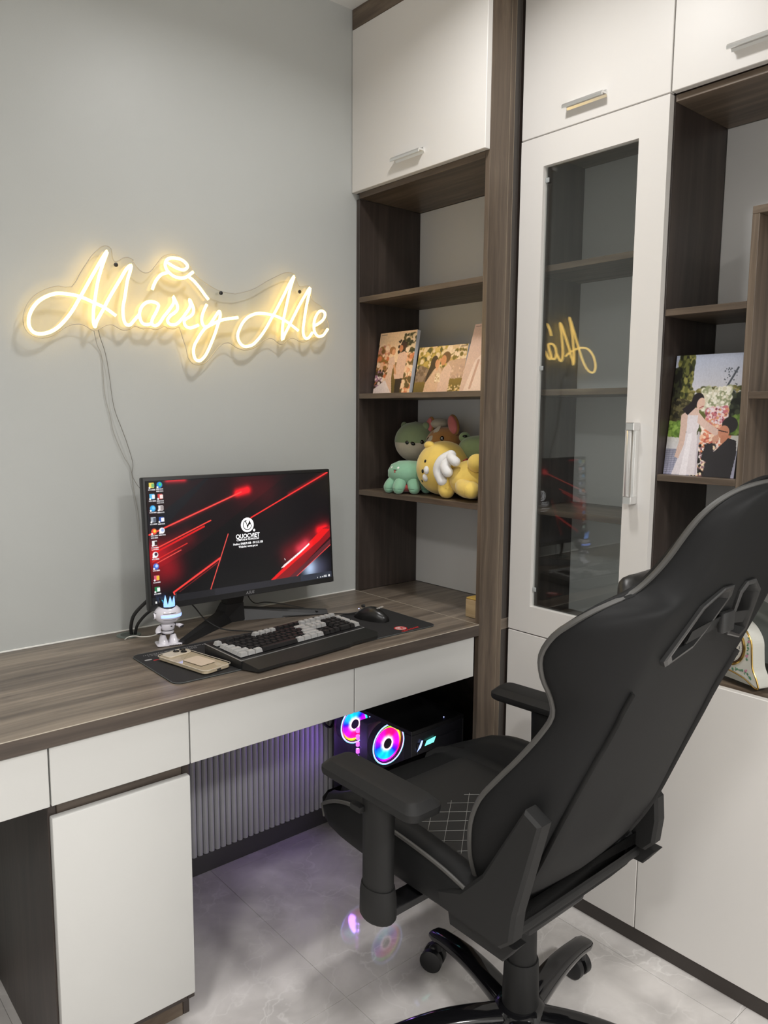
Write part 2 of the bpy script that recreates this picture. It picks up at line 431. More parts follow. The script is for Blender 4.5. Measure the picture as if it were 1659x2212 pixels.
def picture(name, cv, O, ex, ey, mat, parent):
    """O is the upper left corner, ex and ey the full width and height (down) vectors"""
    H, W = cv.H, cv.W; O, ex, ey = Vector(O), Vector(ex), Vector(ey)
    u = np.linspace(0, 1, W); v = np.linspace(0, 1, H)
    V = np.array(O)[None, None]+u[None, :, None]*np.array(ex)+v[:, None, None]*np.array(ey)-np.array(wpos(parent))
    idx = np.arange(W*H).reshape(H, W)
    F = np.stack([idx[:-1, :-1], idx[1:, :-1], idx[1:, 1:], idx[:-1, 1:]], -1).reshape(-1, 4)
    me = bpy.data.meshes.new(name)
    me.vertices.add(W*H); me.vertices.foreach_set('co', V.reshape(-1).astype('f4'))
    me.loops.add(F.size); me.polygons.add(len(F)); me.loops.foreach_set('vertex_index', F.reshape(-1).astype('i4'))
    me.polygons.foreach_set('loop_start', (np.arange(len(F))*4).astype('i4'))
    me.update(calc_edges=True); me.validate()
    at = me.color_attributes.new('print', 'FLOAT_COLOR', 'POINT')
    c = np.ones((W*H, 4), 'f4'); c[:, :3] = s2l(cv.a).reshape(-1, 3); at.data.foreach_set('color', c.reshape(-1))
    o = linkobj(name, me, mat); o.parent = parent; return o

# ================================================================ the setting
XR = 0.131          # front plane of the right-hand cabinets
ZC = 2.49
struct('wall_back', MB().box((-3.3, 0, 0), (0.50, 0.1, ZC), 0), WALL)
struct('wall_right', MB().box((0.398, -4.1, 0), (0.50, 0, ZC), 0), WALL)
WALLB = plain('white_wall_paint', (0.82, 0.81, 0.79), 0.6, var=.01)
struct('wall_left', MB().box((-3.4, -4.1, 0), (-3.3, 0.1, ZC), 0), WALLB)
struct('wall_front', MB().box((-3.3, -4.2, 0), (0.50, -4.1, ZC), 0), WALLB)
struct('ceiling', MB().box((-3.4, -4.2, ZC), (0.50, 0.1, ZC+.08), 0), CEIL)
floor = struct('floor', MB().box((-3.3, -4.1, -0.05), (0.398, 0, -0.002), 0), GROUT)
tiles = {}
xs = [-0.52+0.6*k for k in range(-5, 3)]; ys = [-0.65+0.6*k for k in range(-6, 3)]
for i in range(len(xs)-1):
    for j in range(len(ys)-1):
        x0, x1 = max(xs[i], -3.3), min(xs[i+1], 0.398); y0, y1 = max(ys[j], -4.1), min(ys[j+1], 0.0)
        if x1-x0 < .02 or y1-y0 < .02: continue
        key = (round(x1-x0, 3), round(y1-y0, 3))
        if key not in tiles:
            me = MB().box((0.0005, 0.0005, -0.002), (key[0]-.0005, key[1]-.0005, 0), 0.0002).mesh('tile'); me.materials.append(TILE); tiles[key] = me
        o = bpy.data.objects.new('tile', tiles[key]); COL.objects.link(o); o.location = (x0, y0, 0); o.parent = floor
struct('baseboard_back', MB().box((-0.8, -0.010, 0), (-0.02, 0, 0.058)), plain('dark_baseboard', (0.06, 0.057, 0.06), 0.4))
struct('baseboard_left', MB().box((-3.3, -4.1, 0), (-3.288, 0, 0.08)), DX)
struct('trim_1', MB().tube([(-1.64, -0.0015, 0.7515), (0.016, -0.0015, 0.7515)], 0.0022, 6), plain('silicone_bead', (0.8, 0.8, 0.76), 0.3))
struct('trim_2', MB().box((0.0, -0.539, 2.434), (0.018, -0.001, ZC)).box((0.0185, -0.539, 2.434), (0.27, -0.524, ZC)).box((XR, -1.76, 2.434), (XR+.018, -0.546, ZC)), WY, 'walnut fascia board between the cabinet tops and the ceiling')
struct('trim_3', MB().box((XR+.016, -1.76, 0), (XR+.034, -0.541, 0.048)), plain('plinth_laminate', (0.045, 0.036, 0.031), 0.35), 'dark plinth board under the white base cabinets')
for k, (x, y, s, p) in enumerate(LAMPS):
    t = thing('ceiling_downlight', (x, y, ZC), ['white round downlight in the ceiling over the desk front', 'large white round ceiling light in the middle of the room', 'round ceiling light at the left side of the room', 'added unseen fill light on the ceiling, furthest from the desk wall'][k], 'light', 'ceiling lights')
    part('trim_ring', MB().lathe([(s/2+.012, ZC-.001), (s/2+.010, ZC-.014), (s/2+.002, ZC-.016), (s/2+.002, ZC-.001)], (x, y, 0), 32, cap=False), CEIL, t)

# slatted panel on the back wall under the desk
t = thing('slatted_wall_panel', (-0.45, -0.004, 0.059), 'pale grey panel of narrow upright fluted slats under the desk, lit violet by the computer', 'wall panel')
SL = plain('pale_grey_pvc', (0.42, 0.42, 0.44), 0.42, var=0.03)
part('backing', MB().box((-0.822, -0.0035, 0.059), (-0.075, -0.0005, 0.70), 0), SL, t)
pit = 0.0185; nsl = 40
prof = [(0.0006, -0.0035), (0.0010, -0.0095), (0.0040, -0.0135), (0.0090, -0.0150), (0.0135, -0.0135), (0.0165, -0.0090), (0.0172, -0.0035)]
me = MB().prism(prof, 2, 0, 0.641, smooth=False).mesh('slat'); me.materials.append(SL)
for k in range(nsl):
    o = bpy.data.objects.new('slat', me); COL.objects.link(o); o.parent = t
    o.location = (-0.818+k*pit+0.45, 0.004, 0.0)

# ================================================================ desk
t = thing('desk_worktop', (-0.8, -0.27, 0.72), 'long dark walnut desk worktop running along the wall under the neon sign', 'desk')
part('top', MB().box((-1.64, -0.539, 0.7195), (0.0172, -0.001, 0.75), 0.0012), DT, t)
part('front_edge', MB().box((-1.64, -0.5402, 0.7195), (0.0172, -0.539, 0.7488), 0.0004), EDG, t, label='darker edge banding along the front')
part('edge_line', MB().box((-1.64, -0.5405, 0.7489), (0.0172, -0.5390, 0.7502), 0), plain('painted_edge_highlight', (0.50, 0.45, 0.37), .4), t, label='pale painted highlight along the front top edge')  # pale strip paints the bright highlight of the top edge
part('corner_extension', MB().box((0.0182, -0.5385, 0.7195), (0.2705, -0.0165, 0.7497), 0.0006), DT, t)
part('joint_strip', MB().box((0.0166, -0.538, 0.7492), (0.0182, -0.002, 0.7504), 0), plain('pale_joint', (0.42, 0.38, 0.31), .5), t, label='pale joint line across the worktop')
part('support_panel', MB().box((-1.64, -0.517, 0), (-1.622, -0.002, 0.7190)), WZ, t)
DRW = [(-1.620, -1.1035, 'wide white drawer front at the left end of the desk'), (-1.1005, -0.8315, 'white drawer front above the white pedestal door'),
       (-0.8285, -0.4085, 'white drawer front under the monitor and keyboard'), (-0.4055, 0.0045, 'white drawer front above the glowing computer')]
t = thing('drawer_cabinet', (-0.8, -0.27, 0.607), 'row of white handleless drawers hanging under the front of the desk worktop', 'cabinet')
part('carcass', MB().box((-1.6215, -0.059, 0.6075), (0.0172, -0.045, 0.7190), 0), DX, t)
for x0, x1, lb in DRW:
    db = part('drawer', MB().box((x0+.012, -0.5165, 0.612), (x1-.012, -0.06, 0.714), 0), DX, t)
    part('drawer_front', MB().box((x0, -0.535, 0.607), (x1, -0.517, 0.7175), 0.001), WHITE2, db)
t = thing('pedestal_cabinet', (-0.96, -0.27, 0), 'dark walnut desk pedestal with one tall white handleless door', 'cabinet')
part('side_panel', MB().box((-1.104, -0.5165, 0.0), (-1.088, -0.0165, 0.6065)), DZ, t)
part('side_panel', MB().box((-0.840, -0.5165, 0.078), (-0.824, -0.0165, 0.6065)).box((-0.826, -0.462, 0), (-0.811, -0.0165, 0.0775)), DZ, t)
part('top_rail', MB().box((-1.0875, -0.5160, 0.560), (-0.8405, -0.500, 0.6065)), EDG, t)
part('bottom_panel', MB().box((-1.0875, -0.5165, 0.078), (-0.8405, -0.03, 0.094)), DX, t)
part('back_panel', MB().box((-1.0875, -0.029, 0.0), (-0.8405, -0.018, 0.606)), DX, t)
part('kick_board', MB().box((-1.0875, -0.462, 0.0), (-0.8265, -0.448, 0.0775)), WX, t)
part('door', MB().rbox((-1.1015, -0.535, 0.102), (-0.8310, -0.517, 0.583), 0.003, 2), WHITE2, t)

# grommet on the worktop
t = thing('cable_grommet', (-0.752, -0.045, 0.75), 'round grey-green plastic cable grommet in the worktop against the wall', 'grommet')
part('ring', MB().lathe([(0.030, 0.7500), (0.030, 0.7516), (0.028, 0.7524), (0.020, 0.7520), (0.0195, 0.7502)], (-0.752, -0.045, 0), 32), plain('grommet_plastic', (0.13, 0.16, 0.14), 0.4), t)
part('lid', MB().lathe([(0.019, 0.7500), (0.019, 0.7516), (0.001, 0.7516)], (-0.752, -0.045, 0), 24), plain('grommet_lid', (0.07, 0.085, 0.075), 0.5), t)

# ================================================================ bookcase over the desk
def lip_handle(parent_door, x, y0, y1, z):
    """small aluminium lip pull: flange on the door plus projecting ledge with end caps"""
    pr = [(x, z+.009), (x-.004, z+.0095), (x-.006, z+.004), (x-.020, z+.004), (x-.0235, z-.001), (x-.0225, z-.006), (x-.019, z-.006), (x-.0185, z-.001), (x-.003, z-.0005), (x, z-.006)]
    h = part('handle', MB().prism([(p[0], p[1]) for p in pr], 1, y0, y1), ALU, parent_door, label='small satin aluminium lip handle')
    # prism with axis 1 takes (x, z)
    return h
def door_with_handle(t, x, y0, y1, z0, z1, hy=None, hz=None):
    d = part('door', MB().rbox((x, y0, z0), (x+.018, y1, z1), 0.0012, 1, smooth=False), WHITE, t)
    if hy: lip_handle(d, x, hy[0], hy[1], hz)
    return d
BK = thing('corner_bookcase', (0.14, -0.27, 0.0), 'tall dark walnut open bookcase standing over the right end of the desk', 'bookcase')
def bpart(n, a, b, m, c=0.0008, lb=None): return part(n, MB().box(a, b, c), m, BK, label=lb)
bpart('side_panel', (0.0185, -0.0160, 0.7502), (0.2705, -0.0008, 1.9575), DZ)
bpart('side_panel', (0.0182, -0.5390, 0.0005), (0.0893, -0.5240, 2.4330), WZ, lb='walnut outer side facing the chair')
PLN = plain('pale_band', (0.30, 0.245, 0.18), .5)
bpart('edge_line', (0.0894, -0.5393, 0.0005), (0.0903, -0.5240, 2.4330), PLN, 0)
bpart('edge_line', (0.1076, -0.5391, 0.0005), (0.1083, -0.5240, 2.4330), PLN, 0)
bpart('side_panel_rear', (0.0904, -0.5388, 0.0005), (0.1075, -0.5240, 2.4330), WZ)
bpart('filler_strip', (0.1084, -0.5375, 0.0005), (0.1300, -0.5240, 2.4330), plain('grey_walnut_filler', (0.055, 0.048, 0.043), .4))
bpart('side_panel_inner', (0.1305, -0.5370, 0.0005), (0.2705, -0.5240, 2.4330), DZ)
bpart('top_board', (0.0180, -0.5238, 1.9580), (0.2705, -0.0162, 1.9740), WY)
bpart('front_strip', (0.0176, -0.5238, 1.9600), (0.0180, -0.0162, 1.9735), WY)
for z in (1.668, 1.376, 1.076): bpart('shelf', (0.0185, -0.5238, z-.0155), (0.2705, -0.0162, z), WY)
bpart('back_panel', (0.2710, -0.5240, 0.7502), (0.2770, -0.0008, 1.9575), PANEL, lb='pale grey back panel')
bpart('lower_back_panel', (0.2710, -0.5240, 0.0005), (0.2770, -0.0008, 0.7190), DX)
# white edging line of the outer side panel
UC = thing('wall_cabinet', (0.14, -0.27, 1.974), 'white wall cabinet door with aluminium handle, over the bookcase beside the corner', 'cabinet', 'wall cabinets under the ceiling')
part('body', MB().box((0.0185, -0.5238, 1.9745), (0.2705, -0.0010, 2.4325), 0), DX, UC)
door_with_handle(UC, 0.0, -0.5390, -0.0015, 1.9742, 2.4325, (-0.318, -0.201), 2.020)

# ================================================================ glass-door cabinet
GC = thing('glass_cabinet', (0.20, -0.75, 0.7), 'tall white-framed glass door cabinet reflecting the neon sign and the monitor', 'cabinet')
def gp(n, a, b, m, c=0.0008, lb=None, par=None): return part(n, MB().box(a, b, c), m, par or GC, label=lb)
GIN = plain('grey_walnut_interior', (0.085, 0.078, 0.072), 0.5)
gp('side_panel', (XR+.0185, -0.5600, 0.7225), (0.3900, -0.5450, 2.0130), DZ)
gp('side_panel', (XR+.0185, -0.9615, 0.7225), (0.3900, -0.9465, 2.0130), DZ)
gp('bottom_panel', (XR+.0185, -0.9463, 0.7225), (0.3900, -0.5602, 0.7400), WY)
gp('top_panel', (XR+.0185, -0.9463, 1.9970), (0.3900, -0.5602, 2.0130), WY)
gp('back_panel', (0.3905, -0.9615, 0.7225), (0.3965, -0.5450, 2.0130), PANEL, lb='pale grey back panel')
for z in (1.701, 1.381, 1.062): gp('shelf', (XR+.040, -0.9463, z-.016), (0.3900, -0.5602, z), WY)
y0, y1, z0, z1 = -0.9605, -0.5460, 0.7240, 2.0125; oy0, oy1, oz0, oz1 = -0.8880, -0.6190, 0.7980, 1.9380
fr = MB()
for a, b in (((XR, y0, z0), (XR+.018, oy0, z1)), ((XR, oy1, z0), (XR+.018, y1, z1)), ((XR, oy0, z0), (XR+.018, oy1, oz0)), ((XR, oy0, oz1), (XR+.018, oy1, z1))): pass
def ringface():
    o = [(y0, z0), (y1, z0), (y1, z1), (y0, z1)]; i = [(oy0, oz0), (oy1, oz0), (oy1, oz1), (oy0, oz1)]
    vs = [(XR, *p) for p in o]+[(XR, *p) for p in i]+[(XR+.018, *p) for p in o]+[(XR+.018, *p) for p in i]; fs = []
    for k in range(4):
        j = (k+1) % 4
        fs += [(k, j, 4+j, 4+k), (8+k, 12+k, 12+j, 8+j), (k, 8+k, 8+j, j), (4+k, 4+j, 12+j, 12+k)]
    return vs, fs
fr.add(*ringface())
gd = part('door', fr, WHITE, GC, label='white door frame around a full-height glass pane')
gp('glass_pane', (XR+.0115, oy0-.006, oz0-.006), (XR+.0155, oy1+.006, oz1+.006), GLASS, 0, 'smoky clear glass pane', gd)
for zz in (0.845, 1.435, 1.905):
    part('glass_clip', MB().rbox((XR+.0085, oy1-.012, zz-.006), (XR+.0112, oy1-.0005, zz+.006), .0012, 2), plain('clear_clip', (0.35, 0.37, 0.37), 0.25), gd)
hd = part('handle', MB().rbox((XR-.026, -0.916, 1.108), (XR-.014, -0.907, 1.296), 0.002, 2).box((XR-.015, -0.925, 1.112), (XR-.0005, -0.918, 1.292), 0.0006), ALU, gd, label='long upright aluminium bar handle')
part('end_cap', MB().rbox((XR-.0275, -0.9265, 1.288), (XR, -0.9055, 1.305), .0015, 2), CHROME, hd) if False else None
for zz in (1.1065, 1.279): part('handle_end', MB().rbox((XR-.0275, -0.9265, zz), (XR-.0003, -0.9050, zz+.018), .0012, 1), CHROME, gd, label='polished chrome handle end')
t = thing('wall_cabinet', (0.20, -0.75, 2.015), 'white top cabinet door with aluminium handle directly above the glass door', 'cabinet', 'wall cabinets under the ceiling')
part('body', MB().box((XR+.0185, -0.9610, 2.0150), (0.3975, -0.5450, 2.4325), 0), DX, t)
door_with_handle(t, XR, -0.9605, -0.5460, 2.0152, 2.4325, (-0.799, -0.686), 2.0585)
t = thing('wall_cabinet', (0.20, -1.28, 2.015), 'white top cabinet door at the upper right, above the open shelves', 'cabinet', 'wall cabinets under the ceiling')
part('body', MB().box((XR+.0185, -1.7600, 2.0150), (0.3975, -0.9625, 2.4325), 0), DX, t)
door_with_handle(t, XR, -1.6000, -0.9635, 2.0152, 2.4325, (-1.235, -1.093), 2.0590)
t = thing('base_cabinet', (0.20, -0.76, 0.05), 'white base cabinet door below the glass cabinet, behind the chair arm', 'cabinet')
part('body', MB().box((XR+.0185, -0.9745, 0.0490), (0.3975, -0.5450, 0.7000), 0), DX, t)
part('door', MB().rbox((XR, -0.9745, 0.0500), (XR+.018, -0.5460, 0.7205), .0012, 1, smooth=False), WHITE, t)
t = thing('base_cabinet', (0.20, -1.3, 0.05), 'wide white base cabinet door at the lower right behind the chair back', 'cabinet')
part('body', MB().box((XR+.0185, -1.7600, 0.0490), (0.3975, -0.9755, 0.7000), 0), DX, t)
part('door', MB().rbox((XR, -1.7600, 0.0500), (XR+.018, -0.9765, 0.7185), .0015, 1, smooth=False), WHITE, t)
# ================================================================ open shelf unit
OS = thing('open_shelf_unit', (0.20, -1.3, 0.7), 'dark walnut open shelf unit with stepped compartments to the right of the glass cabinet', 'shelf')
def sp(n, a, b, m, c=0.0008, lb=None): return part(n, MB().box(a, b, c), m, OS, label=lb)
sp('side_panel', (XR+.0185, -0.9640, 0.7190), (0.3900, -0.9618, 2.0130), DZ)
sp('counter_board', (XR+.0185, -1.7600, 0.7010), (0.3975, -0.9765, 0.7170), WY)
sp('top_board', (XR+.0180, -1.7600, 1.9980), (0.3900, -0.9642, 2.0130), WY)
sp('shelf', (XR+.0185, -1.1490, 1.5380), (0.3900, -0.9642, 1.5530), WY)
sp('shelf', (XR+.0185, -1.1490, 1.1630), (0.3900, -0.9642, 1.1780), WY)
sp('divider', (XR+.0180, -1.1645, 0.9300), (0.3900, -1.1492, 1.7270), WZ)
sp('inner_top_board', (XR+.0180, -1.7600, 1.7272), (0.3900, -1.1492, 1.7430), WY)
sp('shelf', (XR+.0185, -1.7420, 1.3500), (0.3900, -1.1648, 1.3650), WY)
sp('shelf', (XR+.0185, -1.7420, 0.9650), (0.3900, -1.1648, 0.9800), WY)
sp('end_panel', (XR+.0185, -1.7600, 0.7172), (0.3900, -1.7440, 1.9978), DZ)
sp('back_panel', (0.3905, -1.7600, 0.7172), (0.3965, -0.9642, 1.9978), PANEL, lb='pale grey back panel')

# ================================================================ neon sign
NE = {'bigm': [(-0.752, 1.545), (-0.778, 1.561), (-0.802, 1.57), (-0.831, 1.58), (-0.854, 1.584), (-0.884, 1.584), (-0.9, 1.58), (-0.918, 1.571), (-0.933, 1.559), (-0.945, 1.543), (-0.952, 1.527), (-0.954, 1.515), (-0.953, 1.504), (-0.948, 1.495), (-0.941, 1.49), (-0.93, 1.489), (-0.919, 1.491), (-0.906, 1.496), (-0.891, 1.506), (-0.877, 1.52), (-0.863, 1.537), (-0.851, 1.555), (-0.84, 1.574), (-0.831, 1.589), (-0.82, 1.608), (-0.807, 1.631), (-0.794, 1.653), (-0.781, 1.675), (-0.768, 1.694), (-0.774, 1.677), (-0.782, 1.656), (-0.79, 1.632), (-0.796, 1.608), (-0.8, 1.587), (-0.803, 1.57), (-0.806, 1.553), (-0.807, 1.536), (-0.807, 1.524), (-0.805, 1.516), (-0.803, 1.516), (-0.8, 1.526), (-0.793, 1.539), (-0.782, 1.558), (-0.769, 1.582), (-0.754, 1.607), (-0.739, 1.631), (-0.723, 1.657), (-0.71, 1.669), (-0.713, 1.654), (-0.72, 1.633), (-0.725, 1.608), (-0.729, 1.587), (-0.733, 1.57), (-0.734, 1.552), (-0.733, 1.539), (-0.729, 1.528), (-0.723, 1.525), (-0.716, 1.527), (-0.708, 1.536), (-0.694, 1.552)], 'arr': [(-0.662, 1.534), (-0.669, 1.531), (-0.677, 1.53), (-0.686, 1.533), (-0.691, 1.543), (-0.692, 1.556), (-0.688, 1.569), (-0.679, 1.58), (-0.668, 1.586), (-0.655, 1.587), (-0.645, 1.584), (-0.642, 1.579), (-0.645, 1.57), (-0.652, 1.557), (-0.658, 1.547), (-0.661, 1.538), (-0.66, 1.532), (-0.655, 1.529), (-0.649, 1.53), (-0.64, 1.537), (-0.629, 1.553), (-0.618, 1.566), (-0.608, 1.579), (-0.602, 1.588), (-0.6, 1.597), (-0.602, 1.606), (-0.596, 1.595), (-0.591, 1.584), (-0.592, 1.573), (-0.6, 1.565), (-0.61, 1.558), (-0.616, 1.551), (-0.619, 1.545), (-0.616, 1.538), (-0.608, 1.535), (-0.599, 1.536), (-0.589, 1.542), (-0.577, 1.555), (-0.567, 1.568), (-0.559, 1.579), (-0.555, 1.589), (-0.557, 1.603), (-0.55, 1.591), (-0.546, 1.579), (-0.549, 1.567), (-0.558, 1.559), (-0.568, 1.553), (-0.573, 1.547), (-0.572, 1.539), (-0.567, 1.533), (-0.558, 1.531), (-0.549, 1.533), (-0.533, 1.54)], 'y': [(-0.508, 1.595), (-0.513, 1.586), (-0.52, 1.571), (-0.523, 1.56), (-0.523, 1.549), (-0.519, 1.54), (-0.512, 1.537), (-0.502, 1.542), (-0.492, 1.555), (-0.481, 1.57), (-0.475, 1.578), (-0.471, 1.58), (-0.469, 1.572), (-0.472, 1.557), (-0.478, 1.542), (-0.485, 1.523), (-0.494, 1.503), (-0.504, 1.482), (-0.515, 1.463), (-0.527, 1.451), (-0.536, 1.448), (-0.544, 1.452), (-0.548, 1.462), (-0.549, 1.472), (-0.546, 1.487), (-0.538, 1.501), (-0.527, 1.518), (-0.513, 1.534), (-0.494, 1.545), (-0.478, 1.553), (-0.469, 1.557), (-0.448, 1.563), (-0.416, 1.569)], 'ringr': [(-0.557, 1.659), (-0.544, 1.651), (-0.528, 1.636), (-0.515, 1.621), (-0.503, 1.608)], 'ringl': [(-0.657, 1.617), (-0.652, 1.63), (-0.643, 1.645), (-0.631, 1.657), (-0.615, 1.663)], 'gem': [(-0.614, 1.687), (-0.601, 1.681), (-0.586, 1.676), (-0.572, 1.675), (-0.562, 1.681), (-0.561, 1.688), (-0.568, 1.695), (-0.579, 1.7), (-0.594, 1.701), (-0.608, 1.699), (-0.617, 1.693), (-0.621, 1.684), (-0.62, 1.675), (-0.614, 1.666), (-0.603, 1.658), (-0.59, 1.654), (-0.575, 1.654), (-0.561, 1.66), (-0.553, 1.667), (-0.545, 1.673)], 'm2': [(-0.22, 1.549), (-0.235, 1.558), (-0.251, 1.567), (-0.271, 1.576), (-0.293, 1.583), (-0.315, 1.586), (-0.333, 1.587), (-0.352, 1.586), (-0.369, 1.581), (-0.386, 1.572), (-0.401, 1.557), (-0.411, 1.54), (-0.417, 1.525), (-0.416, 1.511), (-0.409, 1.5), (-0.398, 1.494), (-0.385, 1.495), (-0.37, 1.501), (-0.355, 1.514), (-0.34, 1.531), (-0.324, 1.553), (-0.309, 1.577), (-0.295, 1.598), (-0.28, 1.623), (-0.264, 1.65), (-0.248, 1.678), (-0.233, 1.699), (-0.24, 1.681), (-0.248, 1.658), (-0.256, 1.629), (-0.263, 1.603), (-0.269, 1.58), (-0.273, 1.557), (-0.274, 1.539), (-0.274, 1.52), (-0.267, 1.534), (-0.258, 1.549), (-0.246, 1.569), (-0.23, 1.596), (-0.212, 1.626), (-0.193, 1.654), (-0.179, 1.673), (-0.18, 1.661), (-0.185, 1.644), (-0.191, 1.621), (-0.196, 1.597), (-0.2, 1.574), (-0.203, 1.555), (-0.202, 1.54), (-0.197, 1.531), (-0.191, 1.529), (-0.182, 1.533), (-0.17, 1.548)], 'e': [(-0.163, 1.567), (-0.148, 1.575), (-0.134, 1.585), (-0.126, 1.597), (-0.126, 1.607), (-0.135, 1.612), (-0.146, 1.609), (-0.155, 1.599), (-0.163, 1.583), (-0.165, 1.566), (-0.163, 1.551), (-0.154, 1.54), (-0.144, 1.538), (-0.131, 1.543), (-0.122, 1.553), (-0.115, 1.562)], 'plate': [(-0.962, 1.514), (-0.96, 1.533), (-0.951, 1.555), (-0.936, 1.574), (-0.918, 1.587), (-0.898, 1.597), (-0.88, 1.602), (-0.85, 1.604), (-0.83, 1.636), (-0.803, 1.678), (-0.787, 1.695), (-0.776, 1.705), (-0.764, 1.709), (-0.753, 1.703), (-0.751, 1.685), (-0.746, 1.675), (-0.735, 1.678), (-0.724, 1.686), (-0.711, 1.689), (-0.698, 1.684), (-0.702, 1.683), (-0.693, 1.672), (-0.683, 1.662), (-0.669, 1.657), (-0.656, 1.662), (-0.644, 1.675), (-0.631, 1.692), (-0.618, 1.705), (-0.599, 1.712), (-0.58, 1.711), (-0.561, 1.701), (-0.546, 1.687), (-0.536, 1.671), (-0.513, 1.656), (-0.483, 1.642), (-0.456, 1.634), (-0.42, 1.633), (-0.412, 1.634), (-0.381, 1.643), (-0.349, 1.657), (-0.317, 1.677), (-0.283, 1.695), (-0.261, 1.706), (-0.241, 1.71), (-0.225, 1.707), (-0.217, 1.692), (-0.21, 1.678), (-0.2, 1.675), (-0.181, 1.68), (-0.169, 1.677), (-0.166, 1.658), (-0.162, 1.643), (-0.148, 1.634), (-0.131, 1.627), (-0.119, 1.615), (-0.112, 1.598), (-0.104, 1.579), (-0.103, 1.568), (-0.109, 1.553), (-0.124, 1.539), (-0.141, 1.534), (-0.156, 1.537), (-0.165, 1.533), (-0.182, 1.523), (-0.196, 1.519), (-0.21, 1.521), (-0.224, 1.527), (-0.238, 1.527), (-0.252, 1.519), (-0.263, 1.51), (-0.274, 1.508), (-0.286, 1.514), (-0.297, 1.521), (-0.31, 1.522), (-0.327, 1.515), (-0.349, 1.499), (-0.369, 1.489), (-0.392, 1.485), (-0.415, 1.49), (-0.433, 1.5), (-0.444, 1.501), (-0.459, 1.496), (-0.476, 1.481), (-0.491, 1.462), (-0.51, 1.444), (-0.53, 1.438), (-0.548, 1.442), (-0.559, 1.456), (-0.564, 1.481), (-0.572, 1.503), (-0.582, 1.532), (-0.592, 1.527), (-0.604, 1.526), (-0.614, 1.527), (-0.623, 1.531), (-0.638, 1.523), (-0.651, 1.521), (-0.664, 1.524), (-0.679, 1.52), (-0.693, 1.524), (-0.702, 1.525), (-0.7, 1.527), (-0.713, 1.517), (-0.73, 1.513), (-0.744, 1.518), (-0.756, 1.524), (-0.771, 1.522), (-0.785, 1.514), (-0.796, 1.508), (-0.806, 1.507), (-0.818, 1.514), (-0.83, 1.519), (-0.844, 1.519), (-0.861, 1.514), (-0.881, 1.501), (-0.901, 1.487), (-0.921, 1.481), (-0.94, 1.483), (-0.954, 1.493), (-0.96, 1.504)]}
NT = thing('neon_sign', (-0.53, -0.02, 1.58), 'warm glowing neon sign with script lettering reading Marry Me and a ring on the wall', 'sign')
NLAB = dict(bigm='first letter, capital M with its big loop', arr='letters a r r', y='letter y', ringr='right half of the ring band', ringl='left half of the ring band', gem='jewel of the ring', m2='second capital M with loop', e='letter e')
DIM = plain('neon_back', (0.75, 0.72, 0.66), 0.5)
for k in ('bigm', 'arr', 'y', 'ringr', 'ringl', 'gem', 'm2', 'e'):
    P = crom([(x, -0.034, z) for x, z in NE[k]], 4)
    part('letter_tube' if not k.startswith('ring') and k != 'gem' else 'ring_tube', MB().tube(P, 0.0040, 8, rr=[(0.0040, 0.0062)]*0 or None), NEON, NT, label=NLAB[k])
pl = crom([(x, 0, z) for x, z in NE['plate']], 2, True)
pl2 = [(p.x, p.z) for p in pl]
part('acrylic_plate', MB().prism(pl2, 1, -0.0200, -0.0235), ACRYL, NT, label='clear acrylic backing plate')
part('plate_edge', MB().tube([(x, -0.0218, z) for x, z in pl2], 0.0011, 6, closed=True), plain('acrylic_edge', (0.42, 0.41, 0.38), 0.12, spec=0.8), NT)
for x, z in ((-0.744, 1.667), (-0.461, 1.630), (-0.208, 1.660), (-0.640, 1.505), (-0.300, 1.508)):
    if (x, z) in ((-0.640, 1.505), (-0.300, 1.508)): continue
    part('standoff', MB().lathe([(0.0040, -0.0010), (0.0040, -0.0195)], (x, 0, z), 12, 1), ACRYL, NT)
    part('mounting_bolt', MB().lathe([(0.0052, -0.0240), (0.0052, -0.0262), (0.003, -0.0272)], (x, 0, z), 12, 1), BLACK, NT)
WIRE = plain('clear_wire', (0.20, 0.19, 0.17), 0.3)
c1 = [(-0.792, -0.022, 1.511), (-0.785, -0.016, 1.490), (-0.773, -0.010, 1.459), (-0.765, -0.008, 1.415), (-0.756, -0.010, 1.328), (-0.739, -0.012, 1.273), (-0.727, -0.012, 1.238), (-0.712, -0.010, 1.185), (-0.714, -0.008, 1.156), (-0.705, -0.012, 1.132), (-0.689, -0.025, 1.103), (-0.676, -0.035, 1.060)]
t = single('sign_cord', MB().tube(crom(c1, 5), 0.00085, 6), WIRE, 'thin clear cord hanging from the neon sign down behind the monitor', 'cord', origin=(-0.74, -0.012, 1.28))
c2 = [(-0.802, -0.020, 1.508), (-0.790, -0.006, 1.475), (-0.779, -0.004, 1.447), (-0.775, -0.004, 1.358), (-0.763, -0.004, 1.302), (-0.756, -0.004, 1.262), (-0.733, -0.004, 1.203), (-0.716, -0.005, 1.171), (-0.710, -0.004, 1.120), (-0.700, -0.004, 1.054), (-0.697, -0.004, 0.98)]
single('sign_cord', MB().tube(crom(c2, 5), 0.0008, 6), plain('pale_wire', (0.36, 0.35, 0.32), 0.35), 'paler twin cord lying flat on the wall left of the clear sign cord', 'cord', origin=(-0.75, -0.004, 1.25))

